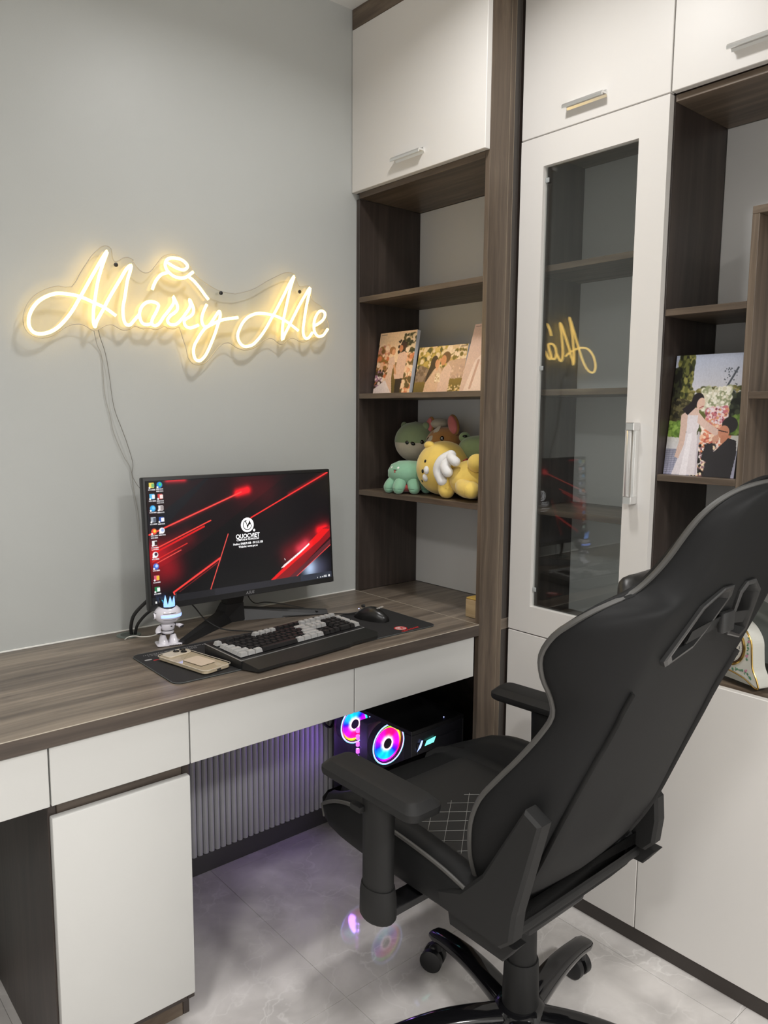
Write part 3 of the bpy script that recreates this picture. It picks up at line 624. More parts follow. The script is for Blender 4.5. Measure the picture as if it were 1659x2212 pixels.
# ================================================================ desk mat
MATC = plain('mat_cloth', (0.0125, 0.0125, 0.0135), 0.75, var=0.15, nscale=400)
def rrect(x0, y0, x1, y1, r, n=6):
    o = []
    for cx, cy, a0 in ((x1-r, y1-r, 0), (x0+r, y1-r, 90), (x0+r, y0+r, 180), (x1-r, y0+r, 270)):
        for k in range(n+1): a = R_(a0+90*k/n); o.append((cx+r*math.cos(a), cy+r*math.sin(a)))
    return o
t = thing('desk_mat', (-0.45, -0.35, 0.7503), 'long black cloth desk mat with a red round logo at its right end', 'desk mat')
ma = R_(-1.0)
def mrot(p, c=(-0.45, -0.35), a=ma): x, y = p[0]-c[0], p[1]-c[1]; return (c[0]+x*math.cos(a)-y*math.sin(a), c[1]+x*math.sin(a)+y*math.cos(a))
MO = [mrot(p) for p in rrect(-0.822, -0.470, -0.078, -0.228, 0.020)]
part('cloth', MB().prism(MO, 2, 0.7503, 0.7530), MATC, t)
part('stitched_edge', MB().tube([(p[0], p[1], 0.7522) for p in MO], 0.0011, 5, closed=True), plain('edge_stitch', (0.07, 0.078, 0.078), 0.7), t)
RED = plain('red_print', (0.55, 0.015, 0.018), 0.6); WPR = plain('white_print', (0.62, 0.60, 0.58), 0.6)
def flat_text(txt, size, M_, mat, parent, name='lettering', squeeze=1.0, shear=0, bold=0, label=None, ext=0.0001, align='CENTER'):
    me = textmesh(txt, size, ext, align, squeeze, shear, bold); me.transform(M_); return part(name, me, mat, parent, label=label)
lm = frame_mat((-0.178, -0.440, 0.7532), (0.97, 0.12, 0), (-0.12, 0.97, 0))
def disc_ring(r0, r1, n=40, z=0.0, a0=0, a1=360):
    mb = MB(); vs = []; N = n
    for k in range(N+1):
        a = R_(a0+(a1-a0)*k/N); vs += [(r0*math.cos(a), r0*math.sin(a), z), (r1*math.cos(a), r1*math.sin(a), z)]
    mb.add(vs, [(2*k, 2*k+1, 2*k+3, 2*k+2) for k in range(N)]); return mb
def logo_mesh(r, base_z=0.0):
    """round emblem: thick ring with a curling N/V stroke inside and a dot at lower right"""
    mb = disc_ring(r*.80, r, 40, base_z)
    mb.add(disc_ring(r*.52, r*.64, 30, base_z, 140, 385).v, disc_ring(r*.52, r*.64, 30, base_z, 140, 385).f)
    P = [(-.40, .52), (-.16, .60), (.02, -.05), (.40, .62), (.50, .30), (.10, -.48), (-.08, -.48)]
    mb.add([(x*r, y*r, base_z) for x, y in P], [tuple(range(len(P)))])
    P2 = [(.34, .22), (.52, .40), (.52, -.10), (.78, -.10), (.70, -.26), (.34, -.26)]
    mb.add([(x*r, y*r, base_z) for x, y in P2], [tuple(range(len(P2)))])
    return mb
me = logo_mesh(0.0175).mesh('logo'); me.transform(lm); part('logo', me, RED, t, label='red round emblem')
me = MB().add([(0.0145*math.cos(R_(a)), 0.0145*math.sin(R_(a)), -0.00008) for a in range(0, 360, 12)], [tuple(range(30))]).mesh('logo_ground'); me.transform(lm)
part('logo_ground', me, WPR, t)
flat_text('QUOCVIET', 0.0105, frame_mat((-0.163, -0.463, 0.7531), (0.995, 0.09, 0), (-0.09, 0.995, 0)), RED, t, squeeze=1.25, bold=0.0003, label='small red lettering under the emblem')
# rows of small white print along the rear left edge (too small to read in the photograph)
mb = MB(); rr = random.Random(3)
for (x, y, L, h) in ((-0.800, -0.248, 0.170, 0.0030), (-0.792, -0.257, 0.120, 0.0022), (-0.778, -0.264, 0.105, 0.0022)):
    u = 0
    while u < L:
        wv = rr.uniform(.0018, .0045)
        p = [mrot((x+u, y)), mrot((x+u+wv, y)), mrot((x+u+wv, y+h)), mrot((x+u, y+h))]
        mb.add([(q[0], q[1], 0.75312) for q in p], [(0, 1, 2, 3)]); u += wv+rr.choice((.0007, .0007, .0024))
part('small_print', mb, plain('grey_print', (0.35, 0.35, 0.34), .6), t)
mb = MB(); mb.ell((-0.801, -0.276, 0.7531), (.009, .0045, .0003), 14, 6); part('corner_emblem', mb, plain('silver_print', (.4, .4, .4), .5), t)
mb = MB(); mb.ell((-0.787, -0.287, 0.7531), (.007, .003, .0003), 12, 6); part('corner_emblem', mb, RED, t)

# ================================================================ monitor
MT = thing('monitor', (-0.465, -0.080, 0.7502), 'black flat screen monitor on a V-shaped stand, red and black wallpaper on screen', 'monitor')
MF = frame_mat((-0.4715, -0.160, 0.9965), (1, 0, 0), (0, 0.063, 1))
def mpart(name, mb, mat, label=None, par=None, angle=35):
    me = mb.mesh(name, angle) if isinstance(mb, MB) else mb
    me.transform(MF); return part(name, me, mat, par or MT, label=label)
W2_, H2_ = 0.2765, 0.162
hs = MB().rbox((-W2_, -H2_, -0.022), (W2_, H2_, 0.0), 0.0035, 2)
hs.add([(-.22, -.13, -.0215), (.22, -.13, -.0215), (.22, .13, -.0215), (-.22, .13, -.0215), (-.13, -.09, -.048), (.13, -.09, -.048), (.13, .07, -.048), (-.13, .07, -.048)], [(0, 1, 5, 4), (1, 2, 6, 5), (2, 3, 7, 6), (3, 0, 4, 7), (4, 5, 6, 7)])
hous = mpart('housing', hs, BLACK)
mpart('chin_bezel', MB().box((-W2_+.0015, -H2_+.0012, 0.0), (W2_-.0015, -H2_+.0155, 0.0012), .0004), plain('bezel_plastic', (0.018, 0.018, 0.019), 0.3), label='glossy strip below the screen')
cv = Canvas(520, 290, (7, 7, 11))
SX = lambda u: (u*.529+.0085)/.538
SY = lambda v: v*.2875/.298
S_ = lambda p: (SX(p[0]), SY(p[1]))
cv.poly([S_(p) for p in ((.1, -.1), (.42, -.1), (.06, .62), (-.1, .5))], (20, 22, 30), .8)
cv.poly([S_(p) for p in ((.30, .0), (.75, .0), (.2, .60), (.0, .75), (.0, .50))], (26, 8, 14), .75)
cv.poly([S_(p) for p in ((-.05, .05), (.28, .0), (.0, .33))], (40, 8, 14), .55)
cv.poly([S_(p) for p in ((.75, .0), (1.0, .0), (1, .35), (.62, .80), (.35, .60))], (14, 9, 14), .7)
cv.glow(S_((-.02, .62)), S_((.06, .70)), .14, (110, 6, 12), 1.0)
cv.glow(S_((-.02, .62)), S_((.18, .50)), .08, (80, 4, 8), .8)
cv.glow(S_((-.02, .85)), S_((.10, .80)), .10, (60, 4, 10), .7)
cv.glow(S_((.45, .145)), S_((.505, .125)), .036, (255, 20, 25), 1.0)
cv.glow(S_((.50, .12)), S_((.60, .14)), .16, (70, 5, 10), .7)
cv.glow(S_((.09, -.01)), S_((.17, -.01)), .030, (255, 30, 35), 1.0)
cv.line(S_((-.013, .446)), S_((.47, .140)), .0060, (255, 74, 66)); cv.glow(S_((.1, .38)), S_((.47, .14)), .018, (120, 10, 12), .6)
cv.line(S_((.519, .378)), S_((1.0, .0)), .0055, (255, 52, 48)); cv.glow(S_((.75, .19)), S_((1, 0)), .022, (150, 8, 12), .7)
cv.line(S_((-.001, .577)), S_((.298, .37)), .0052, (255, 70, 60)); cv.line(S_((.0, .605)), S_((.262, .417)), .0075, (225, 26, 30))
cv.line(S_((-.004, .673)), S_((.171, .548)), .004, (225, 45, 42)); cv.line(S_((.0, .700)), S_((.139, .599)), .0032, (255, 90, 80))
cv.line(S_((.388, .504)), S_((.278, .984)), .0036, (255, 90, 80))
cv.line(S_((.091, .953)), S_((.338, .711)), .0075, (255, 66, 58)); cv.line(S_((.091, .953)), S_((.097, .985)), .0060, (255, 80, 74))
cv.line(S_((.12, .955)), S_((.325, .748)), .003, (110, 28, 30)); cv.glow(S_((.2, .85)), S_((.33, .72)), .03, (90, 6, 10), .6)
cv.glow(S_((.74, .76)), S_((.96, .56)), .11, (120, 12, 20), .9)
cv.glow(S_((.93, .56)), S_((.97, .55)), .040, (255, 10, 14), .8)
cv.poly([S_(p) for p in ((.607, .990), (.70, .880), (.90, .620), (.955, .545), (1.01, .52), (1.01, .62), (.80, .90), (.72, .985))], (150, 22, 30), .9)
cv.poly([S_(p) for p in ((.607, .990), (.70, .872), (.885, .635), (.95, .548), (1.0, .560), (.93, .66), (.80, .80), (.635, .985))], (238, 22, 26))
cv.poly([S_(p) for p in ((.72, .985), (.83, .86), (1.0, .66), (1.0, .72), (.77, .983))], (96, 40, 48), .95)
cv.poly([S_(p) for p in ((.680, .880), (.70, .850), (.80, .745), (.863, .672), (.862, .690), (.80, .765), (.70, .872))], (255, 232, 232))
cv.glow(S_((.80, .72)), S_((.84, .68)), .05, (190, 70, 84), .6)
cv.line(S_((.77, .983)), S_((.999, .716)), .0035, (235, 70, 66))
m = np.zeros((cv.H, cv.W)); dx = (cv.u-SX(.865)); dy = (cv.v-SY(.92)); g = np.exp(-((dx/.05)**2+(dy/.10)**2)); below = (cv.u*1.0 > SX(.77)+(.983-cv.v/(.2875/.298))*.858)
cv.mix(g*below*1.0, (196, 222, 255)); cv.mix(np.exp(-(((cv.u-SX(.93))/.06)**2+((cv.v-SY(.93))/.12)**2))*below*.55, (92, 92, 120))
cv.rect(0, SY(.975), 1, 1, (40, 40, 46)); cv.rect(SX(.80), SY(.975), 1, 1, (52, 60, 76), .6); cv.rect(0, SY(.975), SX(.3), 1, (24, 24, 27), .6)
IC = [(0.012, .016, (236, 214, 90), (120, 180, 120)), (0.050, .013, (30, 140, 215), (70, 214, 130)), (0.012, .109, (90, 190, 240), (240, 240, 240)), (0.050, .111, (210, 60, 60), (250, 230, 225)),
      (0.012, .206, (60, 170, 235), (120, 210, 250)), (0.050, .207, (235, 225, 225), (160, 150, 150)), (0.012, .301, (170, 178, 188), (90, 96, 110)), (0.050, .304, (40, 80, 170), (245, 245, 250)),
      (0.012, .399, (240, 80, 60), (250, 210, 70)), (0.050, .397, (250, 250, 252), (170, 190, 235)), (0.012, .497, (240, 240, 240), (60, 30, 30)), (0.012, .594, (250, 250, 250), (60, 40, 60)),
      (0.012, .692, (70, 110, 210), (190, 215, 250)), (0.012, .789, (220, 90, 120), (240, 190, 60)), (0.012, .887, (40, 130, 80), (245, 248, 245))]
for i, (u, v, c1_, c2_) in enumerate(IC):
    U, V = SX(u), SY(v+.022)
    if i in (1, 4, 8, 9, 11, 12): cv.ell(U, V, .0135, .0250, c1_, soft=.2); cv.ell(U+.003, V-.004, .0070, .0130, c2_, soft=.3)
    else: cv.rect(U-.012, V-.022, U+.010, V+.020, c1_); cv.rect(U-.001, V-.016, U+.013, V+.016, c2_)
    cv.ell(U-.010, V+.018, .0045, .0080, (250, 250, 250), soft=.4)
    for q in range(2 if i in (1, 3, 8, 10) else 1):
        for x in np.arange(-.016, .016, .0055): cv.rect(U+x, V+.030+q*.016, U+x+.0042, V+.040+q*.016, (235, 235, 238), .85)
cv.rect(SX(.000), .974, SX(.008), .989, (240, 240, 240)); cv.ell(SX(.030), .982, .008, .014, (60, 200, 225), soft=.3); cv.ell(SX(.032), .984, .004, .008, (20, 80, 120), soft=.3)
for u, wd in ((.905, .004), (.922, .008), (.936, .008)): cv.rect(SX(u), .980, SX(u)+wd, .990, (235, 235, 235), .9)
cv.rect(SX(.948), .971, SX(.968), .978, (245, 245, 245), .9); cv.rect(SX(.948), .984, SX(.968), .991, (245, 245, 245), .9); cv.ell(SX(.983), .981, .006, .011, (245, 245, 245), soft=.3)
cv.poly([S_(p) for p in ((.703, .785), (.712, .808), (.706, .806))], (250, 250, 250))
SCR = attrmat('screen_glow', emission=0.95, rough=0.25)
sx0, sx1, sz0, sz1 = -0.741+.4715, -0.203+.4715, 0.850-.9965, 1.1490-.9965
def scrP(u, v, z=0.0): return MF @ Vector((sx0+(sx1-sx0)*u, sz1-(sz1-sz0)*v, z))
O_ = scrP(0, 0, .0012); ex_ = scrP(1, 0, .0012)-O_; ey_ = scrP(0, 1, .0012)-O_
part('screen_edge', (lambda mb: (lambda me: (me.transform(MF), me)[1])(mb.mesh('e')))(MB().box((sx0-.001, sz0-.001, 0), (sx1+.001, sz1+.001, .0009), 0)), BLACKG, MT)
scr = picture('screen', cv, O_, ex_, ey_, SCR, MT); scr['label'] = 'lit screen with a wallpaper of red light streaks on black and columns of icons'
WGL = emis('white_screen_pixels', (0.95, 0.95, 0.97), 0.95)
eX = MF.to_3x3() @ Vector((1, 0, 0)); eY = MF.to_3x3() @ Vector((0, 1, 0))
def smat(u, v): return frame_mat(scrP(SX(u), SY(v), .0015), eX, eY)
me = MB().add([(0.0190*math.cos(R_(a)), 0.0190*math.sin(R_(a)), -.0001) for a in range(0, 360, 10)], [tuple(range(36))]).mesh('logo_disc'); me.transform(smat(.496, .440)); part('logo_disc', me, WGL, scr)
lg = MB(); r = 0.019
lg.add(disc_ring(r*.60, r*.72, 40, .0001, 95, 360).v, disc_ring(r*.60, r*.72, 40, .0001, 95, 360).f)
for P in ([(-.42, .62), (-.16, .50), (.0, -.02), (.22, .30), (.36, .66), (.50, .34), (.58, .05), (.40, -.02), (.28, .06), (.02, -.55), (-.16, .12)],): lg.add([(x*r, y*r, .0001) for x, y in P], [tuple(range(len(P)))])
me = lg.mesh('logo_stroke'); me.transform(smat(.496, .440)); part('logo_stroke', me, BLACKG, scr)
me = MB().add([(0.0032*math.cos(R_(a)), 0.0032*math.sin(R_(a)), 0) for a in range(0, 360, 24)], [tuple(range(15))]).mesh('logo_dot'); me.transform(smat(.533, .494)); part('logo_dot', me, WGL, scr)
flat_text('QUOCVIET', 0.0158, smat(.496, .541), WGL, scr, squeeze=.90, bold=.00022, ext=0, label='white company name')
flat_text('COMPUTER & TECHNOLOGY', 0.0066, smat(.496, .572), WGL, scr, squeeze=.78, bold=.00003, ext=0)
flat_text('Hotline: 0968.89.108 - 0912.22.108', 0.0082, smat(.496, .607), WGL, scr, squeeze=.76, bold=.00002, ext=0)
flat_text('Website: www.qvt.vn', 0.0082, smat(.496, .634), WGL, scr, squeeze=.80, bold=.00002, ext=0)
me = textmesh('ASUS', 0.0108, .0001, 'CENTER', 1.0, 0.25, 0); me.transform(MF @ Matrix.Translation((0.000, -H2_+.0085, 0.0016))); part('brand_lettering', me, plain('grey_lettering', (.34, .34, .35), .4), MT)
# stand
part('stand_neck', MB().add([(-.502, -.105, .800), (-.456, -.105, .800), (-.456, -.070, .800), (-.502, -.070, .800), (-.512, -.126, .90), (-.446, -.126, .90), (-.446, -.110, .90), (-.512, -.110, .90)], [(0, 1, 2, 3), (4, 7, 6, 5), (0, 4, 5, 1), (1, 5, 6, 2), (2, 6, 7, 3), (3, 7, 4, 0)]), BLACK, MT)
part('stand_neck_foot', MB().add([(-.515, -.098, .7505), (-.450, -.105, .7505), (-.440, -.045, .7505), (-.520, -.045, .7505), (-.504, -.106, .802), (-.454, -.106, .802), (-.454, -.068, .802), (-.504, -.068, .802)], [(0, 1, 2, 3), (4, 7, 6, 5), (0, 4, 5, 1), (1, 5, 6, 2), (2, 6, 7, 3), (3, 7, 4, 0)]), BLACK, MT)
def leg(pa, pb, wa, wb, ha, hb):
    pa, pb = Vector(pa), Vector(pb); d = (pb-pa).normalized(); n = Vector((-d.y, d.x)); vs = []
    for p, w_, h in ((pa, wa, ha), (pb, wb, hb)):
        for s, z in ((-1, 0), (1, 0), (.55, 1), (-.55, 1)): q = p+n*w_*s; vs.append((q.x, q.y, .7505+h*z))
    return MB().add(vs, [(0, 1, 2, 3), (4, 7, 6, 5), (0, 4, 5, 1), (1, 5, 6, 2), (2, 6, 7, 3), (3, 7, 4, 0)])
part('stand_leg', leg((-.485, -.070), (-.682, -.202), .026, .013, .034, .010), BLACK, MT)
part('stand_leg', leg((-.470, -.070), (-.228, -.180), .026, .015, .034, .010), BLACK, MT)

# ================================================================ keyboard
KA = math.atan2(0.040, 0.379); K0 = Vector((-0.672, -0.469, 0)); KL = 0.381; KD = 0.141
KT = thing('keyboard', (-0.49, -0.38, 0.7532), 'black mechanical keyboard with black and light grey keycaps and a wrist rest', 'keyboard')
KM = frame_mat((K0.x, K0.y, 0), (math.cos(KA), math.sin(KA), 0), (-math.sin(KA), math.cos(KA), 0))
def kp(name, mb, mat, label=None, angle=35):
    me = mb.mesh(name, angle); me.transform(KM); return part(name, me, mat, KT, label=label)
kp('base', MB().prism([(0.0, .7535), (KD, .7535), (KD, .7800), (0.0, .7715)], 0, 0.0, KL), BLACK)
kp('top_plate', MB().prism([(-.001, .7722), (KD+.001, .7808), (KD+.001, .7820), (-.001, .7734)], 0, -.001, KL+.001), plain('brushed_plate', (0.45, 0.45, 0.45), 0.3, metal=.6), 'thin silver plate whose edge shows all round')
kp('plate_surface', MB().prism([(.0012, .7735), (KD-.001, .7820), (KD-.001, .7826), (.0012, .7741)], 0, .0012, KL-.0012), BLACK)
rest = MB(); ro = [(.001, -.002), (KL+.002, -.002), (KL+.018, -.030), (KL+.002, -.046), (.30, -.044), (.285, -.048), (.115, -.048), (.10, -.044), (.014, -.044)]
vs = [(x, y, .7722-(-y-.002)*.28) for x, y in ro]+[(x, y, .7535) for x, y in ro]; n = len(ro)
rest.add(vs, [tuple(range(n)), tuple(range(2*n-1, n-1, -1))]+[(i, (i+1) % n, n+(i+1) % n, n+i) for i in range(n)])
kp('wrist_rest', rest, plain('wrist_rest_plastic', (0.015, 0.015, 0.015), 0.38), 'sloping black wrist rest')
KG = plain('grey_keycap', (0.38, 0.38, 0.375), 0.5, var=0.03); KB = plain('black_keycap', (0.012, 0.0115, 0.012), 0.45)
U = 0.01655
keymesh = {}
def key(u0, row, wu, g, hu=1.0):
    k = (wu, g, hu)
    if k not in keymesh:
        a, b = wu*U-.0014, hu*U-.0014; i = .0022; h = .0092
        mb = MB().add([(0, 0, 0), (a, 0, 0), (a, b, 0), (0, b, 0), (i, i*.8, h), (a-i, i*.8, h), (a-i, b-i*1.3, h*.98), (i, b-i*1.3, h*.98)],
                      [(0, 3, 2, 1), (4, 5, 6, 7), (0, 1, 5, 4), (1, 2, 6, 5), (2, 3, 7, 6), (3, 0, 4, 7)])
        bm = bmesh.new(); me = mb.mesh('keycap'); bm.from_mesh(me); bmesh.ops.bevel(bm, geom=[e for e in bm.edges if min(e.verts[0].co.z, e.verts[1].co.z) > h*.5], offset=.0007, segments=1, affect='EDGES'); bm.to_mesh(me); bm.free()
        me.transform(Matrix.Rotation(math.atan2(.0085, .141), 4, 'X')); me.transform(Matrix.Rotation(KA, 4, 'Z')); me.materials.append(KG if g else KB); keymesh[k] = me
    o = bpy.data.objects.new('keycap', keymesh[k]); COL.objects.link(o); o.parent = KT
    yl = [0.120, 0.0955, 0.0790, 0.0625, 0.0460, 0.0295][0:0]
    y = {0: .1180, 1: .0925, 2: .0760, 3: .0595, 4: .0430, 5: .0265}[row]-.0165+.0005
    x = .0060+u0*U+.0006
    p = KM @ Vector((x, y, .7780+.0085*y/.141-.0020)); o.location = p-KT.location
def rowk(row, items, u=0.0):
    for it in items:
        if isinstance(it, float): u += it; continue
        wu, g = it; key(u, row, wu, g); u += wu
b1 = (1, 0); g1 = (1, 1)
rowk(0, [g1, 1.0, b1, b1, b1, b1, .5, g1, g1, g1, g1, .5, b1, b1, b1, b1, .2, g1, g1, g1, .2, g1, g1, g1, g1])
rowk(1, [g1]+[b1]*12+[(2, 1), .2, g1, g1, g1, .2, b1, b1, b1, g1])
rowk(2, [(1.5, 1)]+[b1]*12+[(1.5, 1), .2, g1, g1, g1, .2, b1, b1, b1])
key(21.4, 3, 1, True, 2.0)
rowk(3, [(1.75, 1)]+[b1]*11+[(2.25, 1), 3.4, b1, b1, b1])
rowk(4, [(2.25, 1)]+[b1]*10+[(2.75, 1), 1.2, b1, 1.2, b1, b1, b1])
key(21.4, 5, 1, True, 2.0)
rowk(5, [(1.25, 1), (1.25, 1), (1.25, 1), (6.25, 0), (1.25, 1), (1.25, 1), (1.25, 1), (1.25, 1), .2, b1, b1, b1, .2, (2, 0), b1])
kp('status_light', MB().box((.0025, .055, .7762), (.0055, .075, .7768), 0), emis('green_led', (.05, .8, .1), 1.2))

# ================================================================ mouse
t = thing('computer_mouse', (-0.185, -0.320, 0.7532), 'black computer mouse with white lettering on the mat right of the keyboard', 'mouse')
mc = Vector((-0.180, -0.322)); md = R_(105)
rows = []
for i in range(13):
    a = i/12; L = (a-.5)*.105; wv = .0285*(math.sin(PI*min(max(a, .03), .97))**.45)*(1-.16*math.sin(PI*a)); h = .036*(math.sin(PI*min(max(a*.86+.10, .02), .985))**.75)
    row = []
    for k in range(17):
        b = PI*k/16; x = -math.cos(b)*wv; z = (math.sin(b)**.72)*h
        row.append(((mc.x+L*math.cos(md)-x*math.sin(md)), (mc.y+L*math.sin(md)+x*math.cos(md)), .7534+z))
    rows.append(row)
mb = MB().grid(rows); nr = len(rows); nc = 17
mb.f.append(tuple(range(nc))); mb.sm.append(True); mb.f.append(tuple((nr-1)*nc+k for k in range(nc-1, -1, -1))); mb.sm.append(True)
body = part('body', mb, plain('satin_black', (0.013, 0.013, 0.013), 0.3), t, angle=60)
dm = Vector((math.cos(md), math.sin(md), 0)); 
part('scroll_wheel', MB().tube([(mc.x+dm.x*.028-.0035, mc.y+dm.y*.028, .7865), (mc.x+dm.x*.028+.0035, mc.y+dm.y*.028, .7865)], .0045, 14), DGREY, t)
part('wheel_light', MB().ell((mc.x+dm.x*.043, mc.y+dm.y*.043, .7765), (.0025, .0012, .0008), 10, 6), emis('blue_led', (.45, .5, 1.0), 2.5), t)
flat_text('FUHLEN', .0095, frame_mat((mc.x-dm.x*.027+.002, mc.y-dm.y*.027, .7897), (0.90, 0.30, 0.0), (-.30, .90, .26)), WPR, t, name='brand_lettering', squeeze=.9)
CBL = plain('black_cable', (0.012, 0.012, 0.012), 0.4)
single('mouse_cable', MB().tube(crom([(-.196, -.268, .760), (-.207, -.235, .755), (-.225, -.212, .7535), (-.262, -.190, .7532), (-.330, -.160, .754), (-.40, -.10, .7525), (-.45, -.03, .7525)], 6), .0014, 6), CBL, 'black mouse cable curving behind the keyboard to the wall', 'cable', origin=(-.25, -.2, .753))

# ================================================================ phone
t = thing('smartphone', (-0.735, -0.365, 0.7532), 'cream smartphone in a clear case lying face down on the mat', 'phone')
PA = math.atan2(-.464+.272, -.727+.766)
PM = frame_mat((-0.7335, -0.3650, .7533), (math.cos(PA), math.sin(PA), 0), (-math.sin(PA), math.cos(PA), 0))
def pp(name, mb, mat, label=None, par=None):
    me = mb.mesh(name); me.transform(PM); return part(name, me, mat, par or t, label=label)
CREAM = plain('cream_glass', (0.62, 0.545, 0.43), 0.3, var=.01); 
LP, WP = .0870, .0385
pp('body', MB().prism(rrect(-LP+.002, -WP+.002, LP-.002, WP-.002, .012), 2, .0015, .0085, cham=.0010), CREAM)
pp('case', MB().prism(rrect(-LP, -WP, LP, WP, .0135), 2, .0002, .0105, cham=.0015), glassmat('clear_case', (.93, .91, .86), ior=1.45), 'clear case')
pp('case_rim', MB().tube([(p[0], p[1], .0098) for p in rrect(-LP, -WP, LP, WP, .0135)], .0008, 5, closed=True), plain('case_rim', (.55, .50, .42), .2), 'bright rim of the clear case')
cb = pp('camera_island', MB().prism(rrect(-LP+.006, -WP+.004+.036-.0305, -LP+.040, WP-.005, .009), 2, .0085, .0118, cham=.0006), plain('island_glass', (0.58, 0.52, 0.42), 0.2))
for x, y in ((-LP+.0145, WP-.0135), (-LP+.0145, WP-.0310), (-LP+.0305, WP-.0222)):
    pp('camera_lens', MB().lathe([(.0072, .0112), (.0072, .0132), (.0062, .0137), (.0058, .0130), (.0005, .0130)], (x, y, 0), 24), BLACKG, par=cb)
pp('magnetic_patch', MB().prism(rrect(-.012, -.021, .052, .021, .004), 2, .0105, .0111), plain('patch', (0.60, 0.50, 0.39), 0.5), 'rectangular patch on the back')
pp('port_slot', MB().box((LP-.0008, -.005, .0035), (LP+.0003, .005, .0070), 0), DGREY)

# ================================================================ cables on the desk
single('monitor_cable', MB().tube(crom([(-.745, -.046, .752), (-.748, -.052, .775), (-.742, -.060, .805), (-.715, -.070, .835), (-.680, -.085, .865), (-.640, -.100, .88)], 6), .0045, 8), CBL, 'thick black cable rising from the grommet to the back of the monitor', 'cable', origin=(-.745, -.046, .752))
single('monitor_cable', MB().tube(crom([(-.738, -.052, .752), (-.734, -.060, .778), (-.716, -.070, .803), (-.690, -.078, .822), (-.650, -.095, .86)], 6), .0038, 8), CBL, 'second black cable just right of the thick one at the grommet', 'cable', origin=(-.738, -.052, .752))
single('keyboard_cable', MB().tube(crom([(-.640, -.105, .862), (-.628, -.115, .838), (-.610, -.125, .818), (-.590, -.145, .785), (-.565, -.172, .764), (-.540, -.195, .7575), (-.515, -.215, .7560), (-.494, -.238, .7560), (-.488, -.295, .7600)], 6), .0017, 6), CBL, 'black cable looping from behind the monitor to the top of the keyboard', 'cable', origin=(-.6, -.13, .8))
single('display_cable', MB().tube(crom([(-.440, -.095, .830), (-.425, -.092, .803), (-.405, -.088, .788), (-.370, -.085, .785), (-.330, -.100, .777), (-.290, -.135, .768), (-.268, -.165, .762), (-.262, -.185, .7600)], 6), .0014, 6), CBL, 'thin black cable drooping from the monitor over the right stand leg', 'cable', origin=(-.4, -.09, .79))

# ================================================================ robot figurine
t = thing('robot_figurine', (-0.708, -0.175, 0.7504), 'white toy robot figurine with big round head, blue lit visor and crown', 'figurine')
RW = plain('robot_white', (0.72, 0.70, 0.76), 0.22, var=.02, coat=.4, coatr=.1); RD = plain('robot_dark', (0.02, 0.02, 0.028), 0.3)
RM = frame_mat((-0.706, -0.176, 0.7506), (math.cos(R_(-14)), math.sin(R_(-14)), 0), (math.sin(R_(14)), math.cos(R_(14)), 0))
def rp(name, mb, mat, par=None, label=None, angle=50):
    me = mb.mesh(name, angle)
    for v in me.vertices: v.co.z = v.co.z*.647 if v.co.z < .085 else v.co.z-.030
    me.transform(RM); return part(name, me, mat, par or t, label=label)
rp('base_plate', MB().prism(rrect(-.030, -.026, .030, .020, .007), 2, 0, .006, cham=.0015), RW)
for s in (-1, 1):
    b = MB().grid([[(s*.0125+math.cos(2*PI*k/16)*rx, yo+math.sin(2*PI*k/16)*ry, z) for k in range(16)] for rx, ry, yo, z in ((.0115, .0165, -.003, .006), (.0112, .0155, -.003, .011), (.0098, .0115, -.001, .018), (.0082, .0090, .001, .026), (.0068, .0072, .001, .033), (.0045, .0045, .001, .036))], closed_u=True)
    b.f.append(tuple(len(b.v)-16+k for k in range(16))); b.sm.append(True)
    rp('boot', b, RW)
    rp('knee_joint', MB().lathe([(.0042, .033), (.0046, .037), (.0042, .041)], (s*.0105, .001, 0), 14), RD)
rp('hips', MB().ell((0, 0, .0455), (.0150, .0115, .0095), 18, 10), RW)
rp('waist_ring', MB().lathe([(.0135, .0520), (.0142, .0532), (.0135, .0544)], (0, 0, 0), 20, 2, 1, .82), RD)
rp('torso', MB().grid([[(math.cos(2*PI*k/20)*rx, math.sin(2*PI*k/20)*rx*.78, z) for k in range(20)] for rx, z in ((.0110, .0505), (.0145, .0545), (.0165, .0620), (.0165, .0720), (.0150, .0780), (.0110, .0810), (.0100, .0850))], closed_u=True), RW)
rp('chest_button', MB().ell((.0065, -.0122, .0700), (.0026, .0012, .0026), 12, 8), RD)
def limb(pts, rr_, m): return MB().tube(crom(pts, 5), .005, 12, rr=rr_) if rr_ else MB().tube(crom(pts, 5), .005, 12)
for s, pts in ((-1, [(-.0150, 0, .0715), (-.0215, -.004, .0660), (-.0250, -.009, .0560), (-.0235, -.014, .0490)]), (1, [(.0150, 0, .0720), (.0220, -.003, .0715), (.0275, -.007, .0690), (.0310, -.011, .0660)])):
    P = crom(pts, 5); n = len(P); rp('arm', MB().tube(P, .005, 12, rr=[.0046+.0034*(i/(n-1)) for i in range(n)]), RW)
    rp('hand', MB().ell(tuple(P[-1]), (.0055, .0045, .0045), 12, 8), RD)
    rp('shoulder_ring', MB().ell(tuple(P[2]), (.0020, .0062, .0062), 14, 8), RD)
hd_ = rp('head', MB().ell((0, -.001, .1050), (.0335, .0290, .0240), 36, 22, pw=.95), RW)
rp('dark_band', MB().grid([[(math.cos(a)*.0338*k_, -.001+math.sin(a)*.0293*k_, z) for a in [PI+PI*i/28 for i in range(29)]] for z, k_ in ((.1105, .978), (.1118, .965))]), RD, hd_)
rp('dark_band', MB().grid([[(math.cos(a)*.0338*k_, -.001+math.sin(a)*.0293*k_, z) for a in [PI+PI*i/28 for i in range(29)]] for z, k_ in ((.0945, .912), (.0955, .930))]), RD, hd_)
